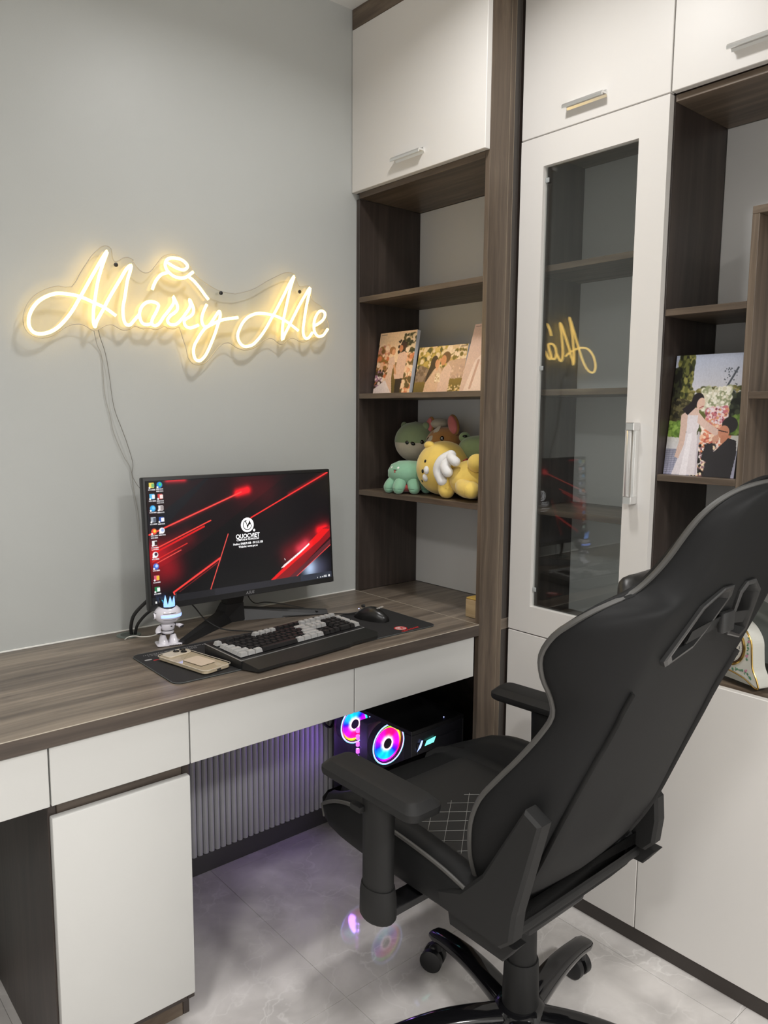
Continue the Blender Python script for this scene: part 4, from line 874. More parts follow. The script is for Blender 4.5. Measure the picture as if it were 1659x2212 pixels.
rp('visor', MB().grid([[(math.cos(a)*.0338*k_, -.001+math.sin(a)*.0296*k_, z) for a in [PI*1.30+PI*.58*i/20 for i in range(21)]] for z, k_ in ((.1000, .985), (.1020, 1.003), (.1050, 1.01), (.1075, 1.003))]), emis('blue_visor', (0.28, 0.40, 1.0), 1.5), hd_, 'blue glowing visor')
rp('ear_disc', MB().lathe([(.0078, -.0345), (.0078, -.0315), (.0078, -.0250)], (0, -.006, .1030), 20, 0), RW, hd_)
rp('ear_ring', MB().lathe([(.0052, -.0352), (.0052, -.0330)], (0, -.006, .1030), 20, 0), RD, hd_)
# crown: ring of points around the top of the head; the front is lit blue
def crown(a0, a1, n, r0, r1, zb, zt):
    mb = MB(); vs = []; N = n*4
    tops = [0.45, .75, 1.0, .75]
    for i in range(N+1):
        a = a0+(a1-a0)*i/N; tz = zb+(zt-zb)*tops[i % 4]*(0.92+.08*math.sin(i)); rt = r0+(r1-r0)*(tz-zb)/(zt-zb)
        vs += [(math.cos(a)*r0, -.002+math.sin(a)*r0, zb), (math.cos(a)*rt, -.002+math.sin(a)*rt, tz)]
        vs += [(math.cos(a)*(r0-.0012), -.002+math.sin(a)*(r0-.0012), zb), (math.cos(a)*(rt-.0012), -.002+math.sin(a)*(rt-.0012), tz)]
    fs = []
    for i in range(N):
        o, q = i*4, i*4+4; fs += [(o, q, q+1, o+1), (o+2, o+3, q+3, q+2), (o+1, q+1, q+3, o+3)]
    return mb.add(vs, fs)
rp('crown', crown(PI*-.20, PI*1.28, 5, .0180, .0225, .1150, .1560), RD, hd_, 'dark crown on the head')
rp('crown_light', crown(PI*1.29, PI*1.79, 3, .0182, .0228, .1150, .1570), emis('blue_crown', (0.22, 0.42, 1.0), 1.3), hd_, 'blue lit front of the crown')
rp('crown_base', MB().lathe([(.0225, .1180), (.0195, .1255), (.0130, .1290), (.001, .1295)], (0, -.002, 0), 24), RD, hd_)
for k, (x, L, zz) in enumerate(((-.004, .010, -.0185), (.004, .022, -.0225))): pass
part('white_cord', MB().tube(crom([(-.7180, -.165, .782), (-.728, -.160, .774), (-.738, -.140, .766), (-.748, -.110, .760), (-.752, -.085, .757), (-.764, -.072, .7535), (-.776, -.080, .7515)], 6), .0014, 6), plain('white_cord', (.75, .74, .70), .4), t)
me = textmesh('HUB', .0062, .00005, 'CENTER', 1.1, 0, .0002)
me.transform(RM @ Matrix.Translation((.012, -.0262, .003)) @ Matrix.Rotation(PI/2, 4, 'X')); bpy.data.meshes.remove(me)
mb = MB()
for k in range(7): mb.box((-.002+k*.0040, -.02635, .0018), (.0008+k*.0040, -.0258, .0042), 0)
rp('small_print', mb, RD)

# ================================================================ small wooden block
t = thing('wooden_block', (0.075, -0.478, 0.7502), 'small pale wooden block at the right end of the worktop against the bookcase side', 'block')
part('block', MB().rbox((0.052, -0.5225, 0.7502), (0.100, -0.455, 0.8020), .003, 2), wood('pale_wood', 1, (.38, .27, .15), (.50, .38, .22), (.62, .50, .32)), t)
part('yellow_top', MB().rbox((0.053, -0.5215, 0.8020), (0.099, -0.457, 0.8060), .001, 1), plain('yellow_paint', (.55, .36, .08), .5), t, label='yellow painted top')

# ================================================================ computer under the desk
PT = thing('computer_tower', (-0.005, -0.235, 0.0), 'black computer tower under the desk with rainbow glowing fans behind glass', 'computer')
X0, X1, Y0, Y1, Z1 = -0.110, 0.098, -0.415, -0.050, 0.440
part('top_panel', MB().box((X0, Y0, Z1-.012), (X1, Y1, Z1), .001), BLACK, PT)
part('bottom_panel', MB().box((X0, Y0, .012), (X1, Y1, .024), .001), BLACK, PT)
part('side_panel', MB().box((X1-.004, Y0, .0245), (X1, Y1, Z1-.0125), .0005), BLACK, PT)
part('rear_panel', MB().box((X0+.003, Y1-.004, .0245), (X1-.0045, Y1, Z1-.0125), .0005), BLACK, PT)
part('psu_shroud', MB().box((X0+.004, Y0+.035, .0245), (X1-.005, Y1-.005, .105), .001), BLACK, PT)
part('front_panel', MB().box((X0, Y0, .0245), (X1-.0045, Y0+.030, Z1-.0125), .001).box((X0+.020, Y0-.004, .05), (X1-.028, Y0, Z1-.040), .0015), plain('mesh_front', (.016, .016, .020), .35), PT)
part('glass_panel', MB().box((X0, Y0+.0305, .0245), (X0+.003, Y1-.0045, Z1-.0125), 0), PCGLASS, PT, label='tinted glass side')
for x in (X0+.02, X1-.02):
    for y in (Y0+.03, Y1-.03): part('foot', MB().lathe([(.012, 0.0002), (.013, .0118)], (x, y, 0), 14), BLACK, PT)
part('motherboard', MB().box((X1-.012, Y0+.06, .12), (X1-.0085, Y1-.012, .415), 0).box((X1-.05, Y1-.06, .30), (X1-.013, Y1-.02, .40), .002), DGREY, PT)
FANM = attrmat('rainbow_fan_light', emission=3.3)
import colorsys
def fan(cx, cy, cz, R, hue0, nm='fan'):
    """ring fan: frame, hub, glowing rotor disc with colour running round it, blades standing proud"""
    fr_ = part(nm, MB().lathe([(R*1.16, -.0125), (R*1.16, .0125), (R*1.02, .0125), (R*1.02, -.0125), (R*1.16, -.0125)], (cx, cy, cz), 36, 1, cap=False), BLACKG, PT)
    nr_, nt_ = 10, 72
    for yo in (-.006, .006):
        vs = []; cs = []
        for i in range(nr_+1):
            q = .30+.70*i/nr_
            for k in range(nt_):
                a = 2*PI*k/nt_; vs.append((cx+R*q*math.cos(a), cy+yo, cz+R*q*math.sin(a)))
                h = (hue0+k/nt_) % 1.0; inner = max(0, 1-(q-.30)/.22)
                band = 1.0 if q > .93 else (.55+.3*inner)
                blade = .82+.18*math.sin(9*a+q*5)
                # violet, blue, cyan and warm sectors as on the real rotor
                hh = .55+.42*(.5+.5*math.sin(2*PI*h)) if q < .9 else h
                r_, g_, b_ = colorsys.hsv_to_rgb(hh % 1.0, 1.0-.55*inner, band*blade)
                cs += [r_, g_, b_, 1]
        fs = [(i*nt_+k, i*nt_+(k+1) % nt_, (i+1)*nt_+(k+1) % nt_, (i+1)*nt_+k) for i in range(nr_) for k in range(nt_)]
        me = MB().add(vs, fs, True).mesh('rotor'); at = me.color_attributes.new('print', 'FLOAT_COLOR', 'POINT'); at.data.foreach_set('color', cs)
        part('rotor', me, FANM, fr_)
    part('hub', MB().lathe([(R*.30, -.0085), (R*.30, .0085)], (cx, cy, cz), 28, 1), BLACK, fr_)
    part('hub_ring', MB().tube([(cx+R*.34*math.cos(a), cy-.0085, cz+R*.34*math.sin(a)) for a in [2*PI*k/32 for k in range(32)]], .0022, 6, closed=True), emis('pink_white_ring', (1.0, .62, .75), 3.0), fr_)
    for i, q in enumerate((1.09, 1.14)):
        part('light_ring', MB().tube([(cx+R*q*math.cos(a), cy-.0130, cz+R*q*math.sin(a)) for a in [2*PI*k/48 for k in range(48)]], .0010, 5, closed=True), emis('ring_light', (.25, .75, 1.0) if i else (.75, .35, 1.0), 2.2), fr_)
    return fr_
fan(-0.040, -0.225, 0.326, 0.0545, .05)
fan(-0.047, -0.075, 0.341, 0.052, .45)
part('cooler_block', MB().box((-0.095, -0.205, .262), (0.030, -0.165, .392), .002), DGREY, PT)
lt = MB()
for k in range(5): lt.box((-.098, -.160, .262+k*.022), (-.090, -.152, .276+k*.022), 0)
part('light_strip', lt, emis('magenta_strip', (.75, .15, 1.0), 1.4), PT)
fm = frame_mat((-.058, Y0-.0045, .400), (1, 0, 0), (0, 0, 1))
for P, c_ in (([(-.036, -.022), (-.020, -.012), (-.012, .006), (-.018, .008)], (.35, .45, 1.0)), ([(-.006, -.012), (.030, -.010), (.038, .006), (.002, .002)], (.15, .75, .62))):
    me = MB().add([(x, y, 0) for x, y in P], [(0, 1, 2, 3)]).mesh('front_light'); me.transform(fm); part('front_light', me, emis('front_light_%d' % int(c_[0]*100), c_, 1.6), PT)
part('power_led', MB().ell((.035, Y0+.02, Z1+.0005), (.0015, .0015, .001), 8, 6), emis('power_led', (.3, .35, 1), 5), PT)
def parea(nm, loc, size, power, col, rot):
    d = bpy.data.lights.new(nm, 'AREA'); d.shape = 'DISK'; d.size = size; d.energy = power; d.color = col
    o = bpy.data.objects.new(nm, d); COL.objects.link(o); o.location = loc; o.rotation_euler = rot
parea('case_led_light', (-.085, -.130, .30), .06, .35, (.40, .18, 1.0), (0, R_(90), 0))
single('computer_wiring', MB().tube(crom([(-.095, -.030, .45), (-.125, -.028, .42), (-.135, -.030, .36), (-.105, -.032, .33), (-.085, -.030, .37)], 6), .004, 8).tube(crom([(-.11, -.026, .50), (-.150, -.028, .455), (-.150, -.030, .41), (-.120, -.030, .395), (-.09, -.030, .42)], 6), .003, 8), CBL, 'tangle of black cables behind the computer tower at the slatted panel', 'cable', origin=(-.11, -.03, .42))

# ================================================================ photographs on the shelves
PHM = attrmat('photo_print', rough=0.35)
def canvas_print(name, corners, thick, cv, label, group=None, base=(.62, .62, .64)):
    """corners: lower left, lower right, upper left (seen from the front); gives a block with the print on its face"""
    LL, LR, UL = map(Vector, corners); ex = LR-LL; ey = UL-LL; n = ex.cross(ey).normalized()
    t = thing(name, tuple((LL+LR)/2), label, 'photo', group)
    vs = [LL, LR, LR+ey, UL]; vs = [v-n*.0005 for v in vs]+[v-n*thick for v in vs]
    part('panel', MB().add([tuple(v) for v in vs], [(0, 1, 2, 3), (7, 6, 5, 4), (0, 4, 5, 1), (1, 5, 6, 2), (2, 6, 7, 3), (3, 7, 4, 0)]), plain(name+'_edge', base, .35), t)
    pc = picture('print', cv, UL, ex, -ey, PHM, t); return t
# standing couple in a flower garden
c = Canvas(110, 150, (236, 206, 172)); c.grad(0, (238, 214, 186), .5, (248, 222, 186)); c.grad(.5, (150, 120, 60), 1, (96, 86, 34))
c.blobs(240, (0, .22, .30, 1), .040, [(214, 130, 86), (240, 196, 160), (250, 226, 200), (120, 92, 50), (196, 140, 120), (150, 116, 60)])
c.blobs(60, (0, .62, .22, .92), .030, [(170, 130, 160), (240, 230, 230), (80, 66, 50)])
c.blobs(170, (.66, .06, 1, .40), .034, [(60, 62, 30), (238, 220, 190), (96, 88, 46), (250, 232, 206)]); c.blobs(150, (.70, .38, 1, 1), .038, [(222, 140, 92), (244, 190, 150), (110, 92, 46), (250, 224, 190)])
c.blobs(30, (.55, .15, .75, .35), .02, [(50, 42, 26)])
c.ell(.40, .30, .085, .062, (176, 130, 84)); c.ell(.44, .33, .05, .05, (226, 170, 128)); c.poly([(.34, .42), (.46, .40), (.52, .52), (.46, .62), (.46, .74), (.52, 1), (.0, 1), (.02, .92), (.26, .80), (.34, .66)], (232, 202, 182)); c.poly([(.0, .93), (.30, .78), (.50, 1), (0, 1)], (236, 230, 236))
c.ell(.69, .24, .085, .060, (74, 50, 34)); c.ell(.63, .28, .05, .055, (206, 142, 100)); c.poly([(.58, .36), (.74, .33), (.82, .40), (.80, .56), (.78, .76), (.55, .77), (.52, .70), (.56, .50)], (232, 200, 180)); c.poly([(.58, .77), (.76, .77), (.73, 1), (.59, 1)], (58, 46, 26)); c.line((.50, .55), (.56, .68), .018, (224, 172, 130))
c.rect(.04, .035, .20, .043, (90, 80, 70)); c.noise(.04, 2); c.warm((1.0, .95, .90)); c1_ = c
# kissing couple, landscape format
c = Canvas(150, 110, (190, 160, 110)); c.grad(0, (232, 206, 170), .35, (196, 170, 100)); c.grad(.35, (178, 150, 110), .72, (176, 152, 128)); c.grad(.72, (140, 118, 56), 1, (110, 96, 40))
c.blobs(170, (0, .02, .62, .45), .055, [(150, 134, 54), (196, 172, 86), (238, 220, 180), (92, 88, 38), (220, 196, 120)]); c.blobs(60, (.60, .0, 1, .30), .045, [(240, 220, 190), (120, 108, 50), (250, 232, 206)])
c.poly([(.62, .34), (1, .30), (1, .66), (.66, .68)], (206, 176, 156)); c.blobs(30, (.62, .45, 1, .7), .03, [(196, 166, 150), (230, 206, 186)]); c.blobs(50, (0, .45, .24, .75), .045, [(150, 130, 110), (120, 100, 80)])
c.blobs(40, (.66, .85, 1, 1), .02, [(220, 190, 120), (240, 220, 180)])
c.ell(.37, .36, .075, .155, (52, 34, 28)); c.poly([(.30, .40), (.38, .50), (.30, .66), (.23, .80), (.24, .62)], (48, 32, 26)); c.ell(.425, .38, .036, .09, (222, 160, 118))
c.poly([(.40, .48), (.50, .46), (.58, .60), (.60, 1), (.22, 1), (.24, .78), (.34, .62)], (226, 194, 166)); c.line((.44, .50), (.48, .30), .03, (228, 172, 130)); 
c.ell(.60, .26, .085, .125, (110, 80, 54)); c.ell(.555, .32, .055, .11, (214, 152, 108)); c.poly([(.58, .48), (.66, .38), (.74, .50), (.72, 1), (.50, 1), (.52, .64)], (230, 202, 186)); c.ell(.48, .68, .055, .10, (240, 222, 190)); c.blobs(12, (.43, .60, .53, .78), .025, [(250, 236, 210), (200, 170, 130)])
c.rect(.86, .04, .97, .055, (110, 96, 80)); c.noise(.04, 2); c.warm((1.0, .95, .90)); c2_ = c
# tall print cut off by the bookcase side
c = Canvas(80, 150, (222, 196, 182)); c.grad(0, (214, 190, 180), .6, (226, 200, 184)); c.poly([(.30, .55), (.55, .42), (.80, .60), (1, 1), (.14, 1)], (240, 222, 210)); c.poly([(.5, .38), (.74, .36), (.9, .62), (.52, .62)], (228, 186, 160)); c.ell(.60, .26, .11, .07, (90, 62, 50)); c.ell(.62, .30, .07, .06, (226, 176, 144)); c.line((.42, .55), (.34, .95), .02, (206, 172, 156)); c.rect(.05, .03, .22, .037, (80, 70, 64)); c.noise(.03, 2); c.warm((1.0, .95, .91)); c3_ = c
canvas_print('canvas_photo', ((.070, -.021, 1.3775), (.070, -.190, 1.3775), (.098, -.026, 1.5640)), .013, c1_, 'upright photo panel of a couple standing face to face among flowers', 'photo panels on the bookcase shelf')
canvas_print('canvas_photo', ((.070, -.2070, 1.3775), (.070, -.4040, 1.3775), (.092, -.2125, 1.5090)), .012, c2_, 'wide photo panel of a couple about to kiss under trees', 'photo panels on the bookcase shelf')
canvas_print('canvas_photo', ((.060, -.4060, 1.3775), (.060, -.5150, 1.3775), (.098, -.4280, 1.5600)), .012, c3_, 'pale tall photo panel half hidden behind the bookcase side', 'photo panels on the bookcase shelf')
# large wedding photograph on the right-hand shelves
c = Canvas(170, 270, (180, 186, 200)); c.grad(0, (178, 186, 206), .42, (212, 206, 206)); c.grad(.42, (110, 116, 60), .66, (70, 76, 44)); c.grad(.66, (200, 198, 190), .78, (206, 204, 206)); c.grad(.78, (150, 150, 164), 1, (176, 176, 200))
c.blobs(500, (.06, .0, .26, .42), .016, [(54, 58, 26), (96, 98, 48), (138, 134, 72), (28, 30, 18)], 1.6); c.blobs(260, (.0, .12, .10, .50), .018, [(20, 20, 14), (52, 54, 34)], 1.4)
c.blobs(260, (.25, .27, 1.0, .46), .022, [(110, 104, 56), (70, 74, 40), (150, 140, 86)], .6); c.blobs(220, (.78, .33, 1, .62), .025, [(34, 40, 30), (60, 66, 50), (20, 24, 18)])
c.blobs(260, (.0, .38, .25, .60), .018, [(60, 56, 34), (36, 34, 24), (96, 90, 60)]); c.blobs(200, (.0, .56, .20, .67), .018, [(110, 140, 60), (140, 170, 80), (80, 108, 40)]); c.blobs(100, (.88, .50, 1.0, .64), .018, [(90, 120, 50), (120, 146, 70)])
for k in range(14): c.line((0, .80+k*.018), (.25, .785+k*.018), .0022, (112, 112, 130), .8)
for k in range(6): c.line((.02+k*.045, .79), (.0+k*.045, 1), .002, (112, 112, 130), .8)
c.line((.88, .12), (.70, .34), .008, (70, 76, 84)); c.blobs(40, (.70, .12, .90, .34), .006, [(88, 94, 104)])
for bx, cols in (((.44, .28, .82, .47), [(238, 234, 216), (220, 214, 190), (196, 196, 170), (244, 240, 226), (150, 156, 120)]), ((.54, .44, .80, .60), [(234, 178, 186), (248, 220, 216), (208, 120, 130), (224, 160, 120), (150, 70, 90), (240, 224, 230)]),
                 ((.50, .58, .78, .78), [(226, 140, 110), (240, 190, 160), (250, 232, 220), (190, 100, 86), (246, 216, 190)]), ((.42, .74, .70, 1.0), [(34, 30, 30), (226, 140, 104), (244, 222, 190), (238, 232, 232), (60, 52, 50), (150, 110, 120)])):
    c.blobs(150, bx, .024, cols); c.blobs(80, bx, .012, cols)
c.poly([(.26, .47), (.40, .47), (.44, .51), (.44, .60), (.42, .64), (.50, .99), (.12, 1.0), (.22, .80), (.27, .64)], (226, 218, 222)); c.poly([(.30, .66), (.36, .64), (.34, 1), (.24, 1)], (240, 234, 238)); c.line((.45, .64), (.47, .98), .008, (200, 190, 198))
c.poly([(.17, .50), (.26, .46), (.27, .60), (.26, .74), (.20, .86), (.14, .85), (.18, .72)], (214, 184, 170)); c.poly([(.28, .44), (.42, .44), (.42, .50), (.28, .50)], (220, 190, 176)); c.poly([(.41, .47), (.52, .54), (.78, .64), (.72, .68), (.50, .60), (.41, .56)], (224, 194, 182))
c.ell(.385, .375, .085, .060, (34, 28, 32)); c.poly([(.32, .36), (.36, .44), (.26, .50), (.17, .45), (.26, .41)], (34, 28, 32)); c.ell(.43, .405, .055, .050, (226, 190, 172), .2); c.line((.42, .44), (.47, .425), .004, (170, 90, 90))
c.ell(.86, .575, .105, .065, (44, 42, 44)); c.ell(.79, .635, .075, .055, (206, 140, 112)); c.poly([(.76, .66), (.90, .66), (.86, .74), (.76, .72)], (200, 134, 106)); c.line((.72, .62), (.84, .635), .004, (60, 40, 40))
c.poly([(.56, .74), (.66, .72), (.68, .80), (.86, .68), (.97, .70), (.99, .80), (.95, 1.0), (.56, 1.0), (.60, .88), (.52, .86)], (46, 44, 48)); c.poly([(.64, .68), (.72, .65), (.74, .70), (.66, .73)], (214, 160, 136))
c.noise(.03, 2); cbig = c
canvas_print('wedding_photo', ((.174, -.9655, 1.1785), (.174, -1.1330, 1.1785), (.204, -.9690, 1.4520)), .014, cbig, 'large photo panel of a woman in white and a man in black kissing her hand', base=(.12, .12, .13))

# ================================================================ plush toys
def fab(name, col, sheen=.4): return plain(name, col, .85, var=.09, nscale=60, bstr=.35, sheen=sheen)
YEL = fab('yellow_plush', (.78, .56, .12)); MINT = fab('mint_plush', (.22, .44, .30)); SAGE = fab('sage_plush', (.17, .225, .12)); CRM = fab('cream_plush', (.44, .40, .32)); TAN = fab('tan_plush', (.33, .15, .035)); PINK = fab('pink_plush', (.50, .14, .14)); FROG = fab('frog_plush', (.20, .28, .14)); REDP = fab('red_plush', (.40, .05, .045)); WHP = fab('white_plush', (.80, .80, .80)); EYE = plain('plush_eye', (.006, .006, .006), .12)
def pl_(t, name, c, r, mat, rot=None, label=None, **k): return part(name, MB().ell(c, r, 24, 16, rot, **k), mat, t, label=label, angle=80)
def feat(par, name, C0, R0, pt, size, mat, roll=0.0, label=None):
    """flat ellipsoid lying on the surface of the ball (C0, R0) at point pt"""
    n = Vector(((pt[0]-C0[0])/R0[0]**2, (pt[1]-C0[1])/R0[1]**2, (pt[2]-C0[2])/R0[2]**2)).normalized()
    t1 = Vector((0, 0, 1)).cross(n).normalized(); t2 = n.cross(t1)
    a, b = t1*math.cos(roll)+t2*math.sin(roll), -t1*math.sin(roll)+t2*math.cos(roll)
    M3 = Matrix(((n.x, a.x, b.x), (n.y, a.y, b.y), (n.z, a.z, b.z)))
    return part(name, MB().ell(tuple(pt), size, 16, 10, M3), mat, par, label=label, angle=80)
def rotz(a): return Matrix.Rotation(a, 3, 'Z')
ZS = 1.0762
# unit vector from the toys towards the room (faces look out of the shelf)
# mint octopus
t = thing('octopus_plush', (.078, -.170, ZS), 'small mint green octopus plush with a smiling face and red underside', 'plush toy', 'plush toys on the bookcase shelf')
hd = part('head', MB().lathe([(.001, ZS+.098), (.030, ZS+.096), (.052, ZS+.086), (.062, ZS+.068), (.062, ZS+.050), (.050, ZS+.036), (.038, ZS+.030)], (.082, -.178, 0), 28), MINT, t, angle=80)
for k, a in enumerate((200, 245, 160, 115, 290, 330, 30, 75)):
    d = Vector((math.cos(R_(a)), math.sin(R_(a)), 0)); c = Vector((.082, -.178, 0))
    P = crom([c+d*.020+Vector((0, 0, ZS+.038)), c+d*.045+Vector((0, 0, ZS+.036)), c+d*.060+Vector((0, 0, ZS+.020)), c+d*.062+Vector((0, 0, ZS+.0145))], 4); n = len(P)
    lg_ = part('tentacle', MB().tube(P, .015, 12, rr=[.0165+.002*math.sin(PI*i/(n-1)) if i < n-1 else .0135 for i in range(n)]).ell(tuple(P[-1]), (.0165, .0165, .0140), 14, 10), MINT, t, angle=80)
pl_(t, 'underside', (.080, -.178, ZS+.020), (.050, .054, .0185), REDP, label='red plush underside')
OC, OR = (.082, -.178, ZS+.060), (.061, .061, .040)
for pt in ((.0321, -.1642, 1.1574), (.0323, -.1909, 1.1578)):
    e = feat(hd, 'eye', OC, OR, pt, (.0022, .0060, .0088), WHP); feat(e, 'pupil', OC, OR, (pt[0]-.0016, pt[1]-.0010, pt[2]-.002), (.0020, .0042, .0056), EYE)
m_ = feat(hd, 'mouth', OC, OR, (.0226, -.1848, 1.1440), (.0018, .0075, .0048), REDP, label='red smiling mouth')
feat(m_, 'lip', OC, OR, (.0222, -.1852, 1.1478), (.0018, .0085, .0010), EYE)
# otter
t = thing('otter_plush', (.175, -.108, ZS), 'big round plush head, sage green above and cream below, behind the octopus', 'plush toy', 'plush toys on the bookcase shelf')
O = Vector((.175, -.108, 1.227)); R = .0635
def half_ball(zlo, zhi, wav=0.0):
    rows = []
    for i in range(11):
        row = []
        for k in range(36):
            a = 2*PI*k/36; q = zlo+(zhi-zlo)*i/10
            if wav: w_ = wav*math.cos(2*(a-PI))*(1-abs(i/10-(1 if zhi < .5 else 0)) if False else (1 if ((zlo > -.5 and i == 0) or (zhi < .5 and i == 10)) else 0)); q += w_
            q = max(-1, min(1, q)); s_ = math.sqrt(max(0, 1-q*q)); row.append((O.x+R*s_*math.cos(a), O.y+R*1.08*s_*math.sin(a), O.z+R*q))
        rows.append(row)
    return rows
mb = MB().grid(half_ball(-1, -.02), closed_u=True); hd = part('lower_head', mb, CRM, t, angle=80, label='cream lower face')
mb = MB().grid([[tuple(Vector(p)+(Vector(p)-O)*.012) for p in r] for r in half_ball(-.02, 1)], closed_u=True); up_ = part('upper_head', mb, SAGE, t, angle=80, label='sage green cap')
OR = (R, R*1.08, R)
for pt in ((.1165, -.1330, 1.2265), (.1464, -.1693, 1.2285)): feat(up_, 'eye', O, OR, pt, (.0035, .0062, .0064), EYE)
feat(up_, 'nose', O, OR, (.1245, -.1510, 1.2235), (.0045, .0080, .0054), EYE, R_(-25))
pl_(t, 'ear', (.168, -.062, 1.276), (.008, .013, .014), SAGE); pl_(t, 'ear', (.175, -.155, 1.278), (.008, .013, .012), SAGE)
pl_(t, 'body', (.185, -.118, 1.123), (.060, .065, .0465), SAGE)
pl_(t, 'cap_fold', (.215, -.172, 1.285), (.035, .040, .018), CRM)
# corgi
t = thing('corgi_plush', (.195, -.222, ZS), 'orange brown dog plush with white blaze and pink ears', 'plush toy', 'plush toys on the bookcase shelf')
O = Vector((.195, -.219, 1.222)); R = .056
hd = pl_(t, 'head', tuple(O), (R, R*1.12, R*.98), TAN)
OR = (R, R*1.12, R*.98)
feat(hd, 'blaze', O, OR, (.1530, -.2120, 1.2520), (.0030, .0125, .0360), CRM, R_(-12), label='white blaze')
for pt in ((.1514, -.2511, 1.2420), (.1470, -.1950, 1.2374)):
    e = feat(hd, 'eye', O, OR, pt, (.0032, .0066, .0078), EYE); feat(e, 'glint', O, OR, (pt[0]-.0022, pt[1]-.0020, pt[2]+.0015), (.0010, .0020, .0022), WHP)
for y, a in ((-.160, 12), (-.262, -22)):
    M3 = Matrix.Rotation(R_(a), 3, 'X')
    e = part('ear', MB().ell((.190, y, 1.278 if a > 0 else 1.283), (.009, .0165, .0300) if a > 0 else (.010, .021, .033), 18, 12, M3), TAN, hd, angle=80)
    part('inner_ear', MB().ell((.184, y, 1.278 if a > 0 else 1.283), (.0065, .0135, .026) if a > 0 else (.0065, .018, .029), 18, 12, M3), PINK, hd, label='pink inner ear', angle=80)
pl_(t, 'body', (.195, -.215, 1.118), (.050, .055, .042), TAN)
# frog
t = thing('frog_plush', (.180, -.380, ZS), 'soft green frog plush with raised eyes behind the yellow bear', 'plush toy', 'plush toys on the bookcase shelf')
hd = part('head', MB().ell((.180, -.385, 1.212), (.054, .072, .042), 28, 16, pw=.85), FROG, t, angle=80)
for y in (-.332, -.420): e = pl_(hd, 'eye_bulge', (.165, y, 1.247), (.017, .017, .016), FROG); pl_(e, 'eye', (.1485, y-.001, 1.249), (.0025, .0075, .0045), EYE) if False else part('eye', MB().ell((.1530, y-.0125, 1.251), (.0050, .0075, .0040), 12, 8, rotz(R_(48))), EYE, e)
for pt in ((.1327, -.3609, 1.2265), (.1314, -.3705, 1.2282)): feat(hd, 'nostril', (.180, -.385, 1.212), (.054, .072, .042), pt, (.0012, .0012, .0020), EYE)
pl_(t, 'body', (.185, -.385, 1.122), (.050, .058, .046), FROG)
part('red_bow', MB().prism([(-.395, 1.176), (-.379, 1.170), (-.385, 1.184), (-.399, 1.190)], 0, .104, .118), REDP, t) 
# yellow bear with wing
t = thing('bear_plush', (.100, -.330, ZS), 'large yellow bear plush lying on its side with a white wing', 'plush toy', 'plush toys on the bookcase shelf')
hd = part('head', MB().ell((.108, -.304, ZS+.0810), (.078, .084, .0800), 32, 20), YEL, t, angle=80)
pl_(hd, 'ear', (.070, -.282, ZS+.1480), (.012, .0195, .012), YEL); 
Oh = (.108, -.304, ZS+.0810); ORh = (.078, .084, .0800)
feat(hd, 'eye', Oh, ORh, (.0334, -.3034, 1.1800), (.0018, .0042, .0048), EYE)
feat(hd, 'nose', Oh, ORh, (.0309, -.2960, 1.1504), (.0030, .0046, .0060), EYE)
feat(hd, 'eye', Oh, ORh, (.0423, -.2832, 1.1207), (.0018, .0042, .0048), EYE)
for pt in ((.0302, -.3124, 1.1545), (.0345, -.3034, 1.1320)): feat(hd, 'muzzle', Oh, ORh, pt, (.0070, .0092, .0118), WHP, label='white muzzle pad')
pl_(t, 'body', (.105, -.425, ZS+.056), (.070, .066, .056), YEL)
part('arm', MB().tube(crom([(.075, -.372, ZS+.085), (.055, -.368, ZS+.055), (.048, -.372, ZS+.028), (.050, -.377, ZS+.0215)], 4), .02, 14, rr=[.017+.0045*min(1, i/8) for i in range(13)]).ell((.050, -.377, ZS+.0225), (.0215, .0215, .0215), 16, 12), YEL, t, angle=80)
part('leg', MB().tube(crom([(.060, -.430, ZS+.045), (.040, -.455, ZS+.036), (.036, -.478, ZS+.034)], 4), .024, 14).ell((.036, -.482, ZS+.034), (.024, .024, .024), 16, 12), YEL, t, angle=80)
part('leg', MB().ell((.070, -.470, ZS+.105), (.026, .026, .026), 16, 12), YEL, t, angle=80)
wg = MB()
for pts, r0 in (([(.045, -.395, ZS+.124), (.032, -.372, ZS+.108), (.030, -.360, ZS+.080), (.034, -.372, ZS+.052)], .0150), ([(.040, -.390, ZS+.110), (.030, -.388, ZS+.092), (.030, -.398, ZS+.078)], .0150), ([(.045, -.392, ZS+.124), (.034, -.410, ZS+.116), (.034, -.424, ZS+.108)], .0135)):
    P = crom(pts, 4); wg.tube(P, r0, 12); wg.ell(tuple(P[-1]), (r0, r0, r0), 14, 10); wg.ell(tuple(P[0]), (r0, r0, r0), 14, 10)
part('wing', wg, WHP, t, label='white plush wing', angle=80)

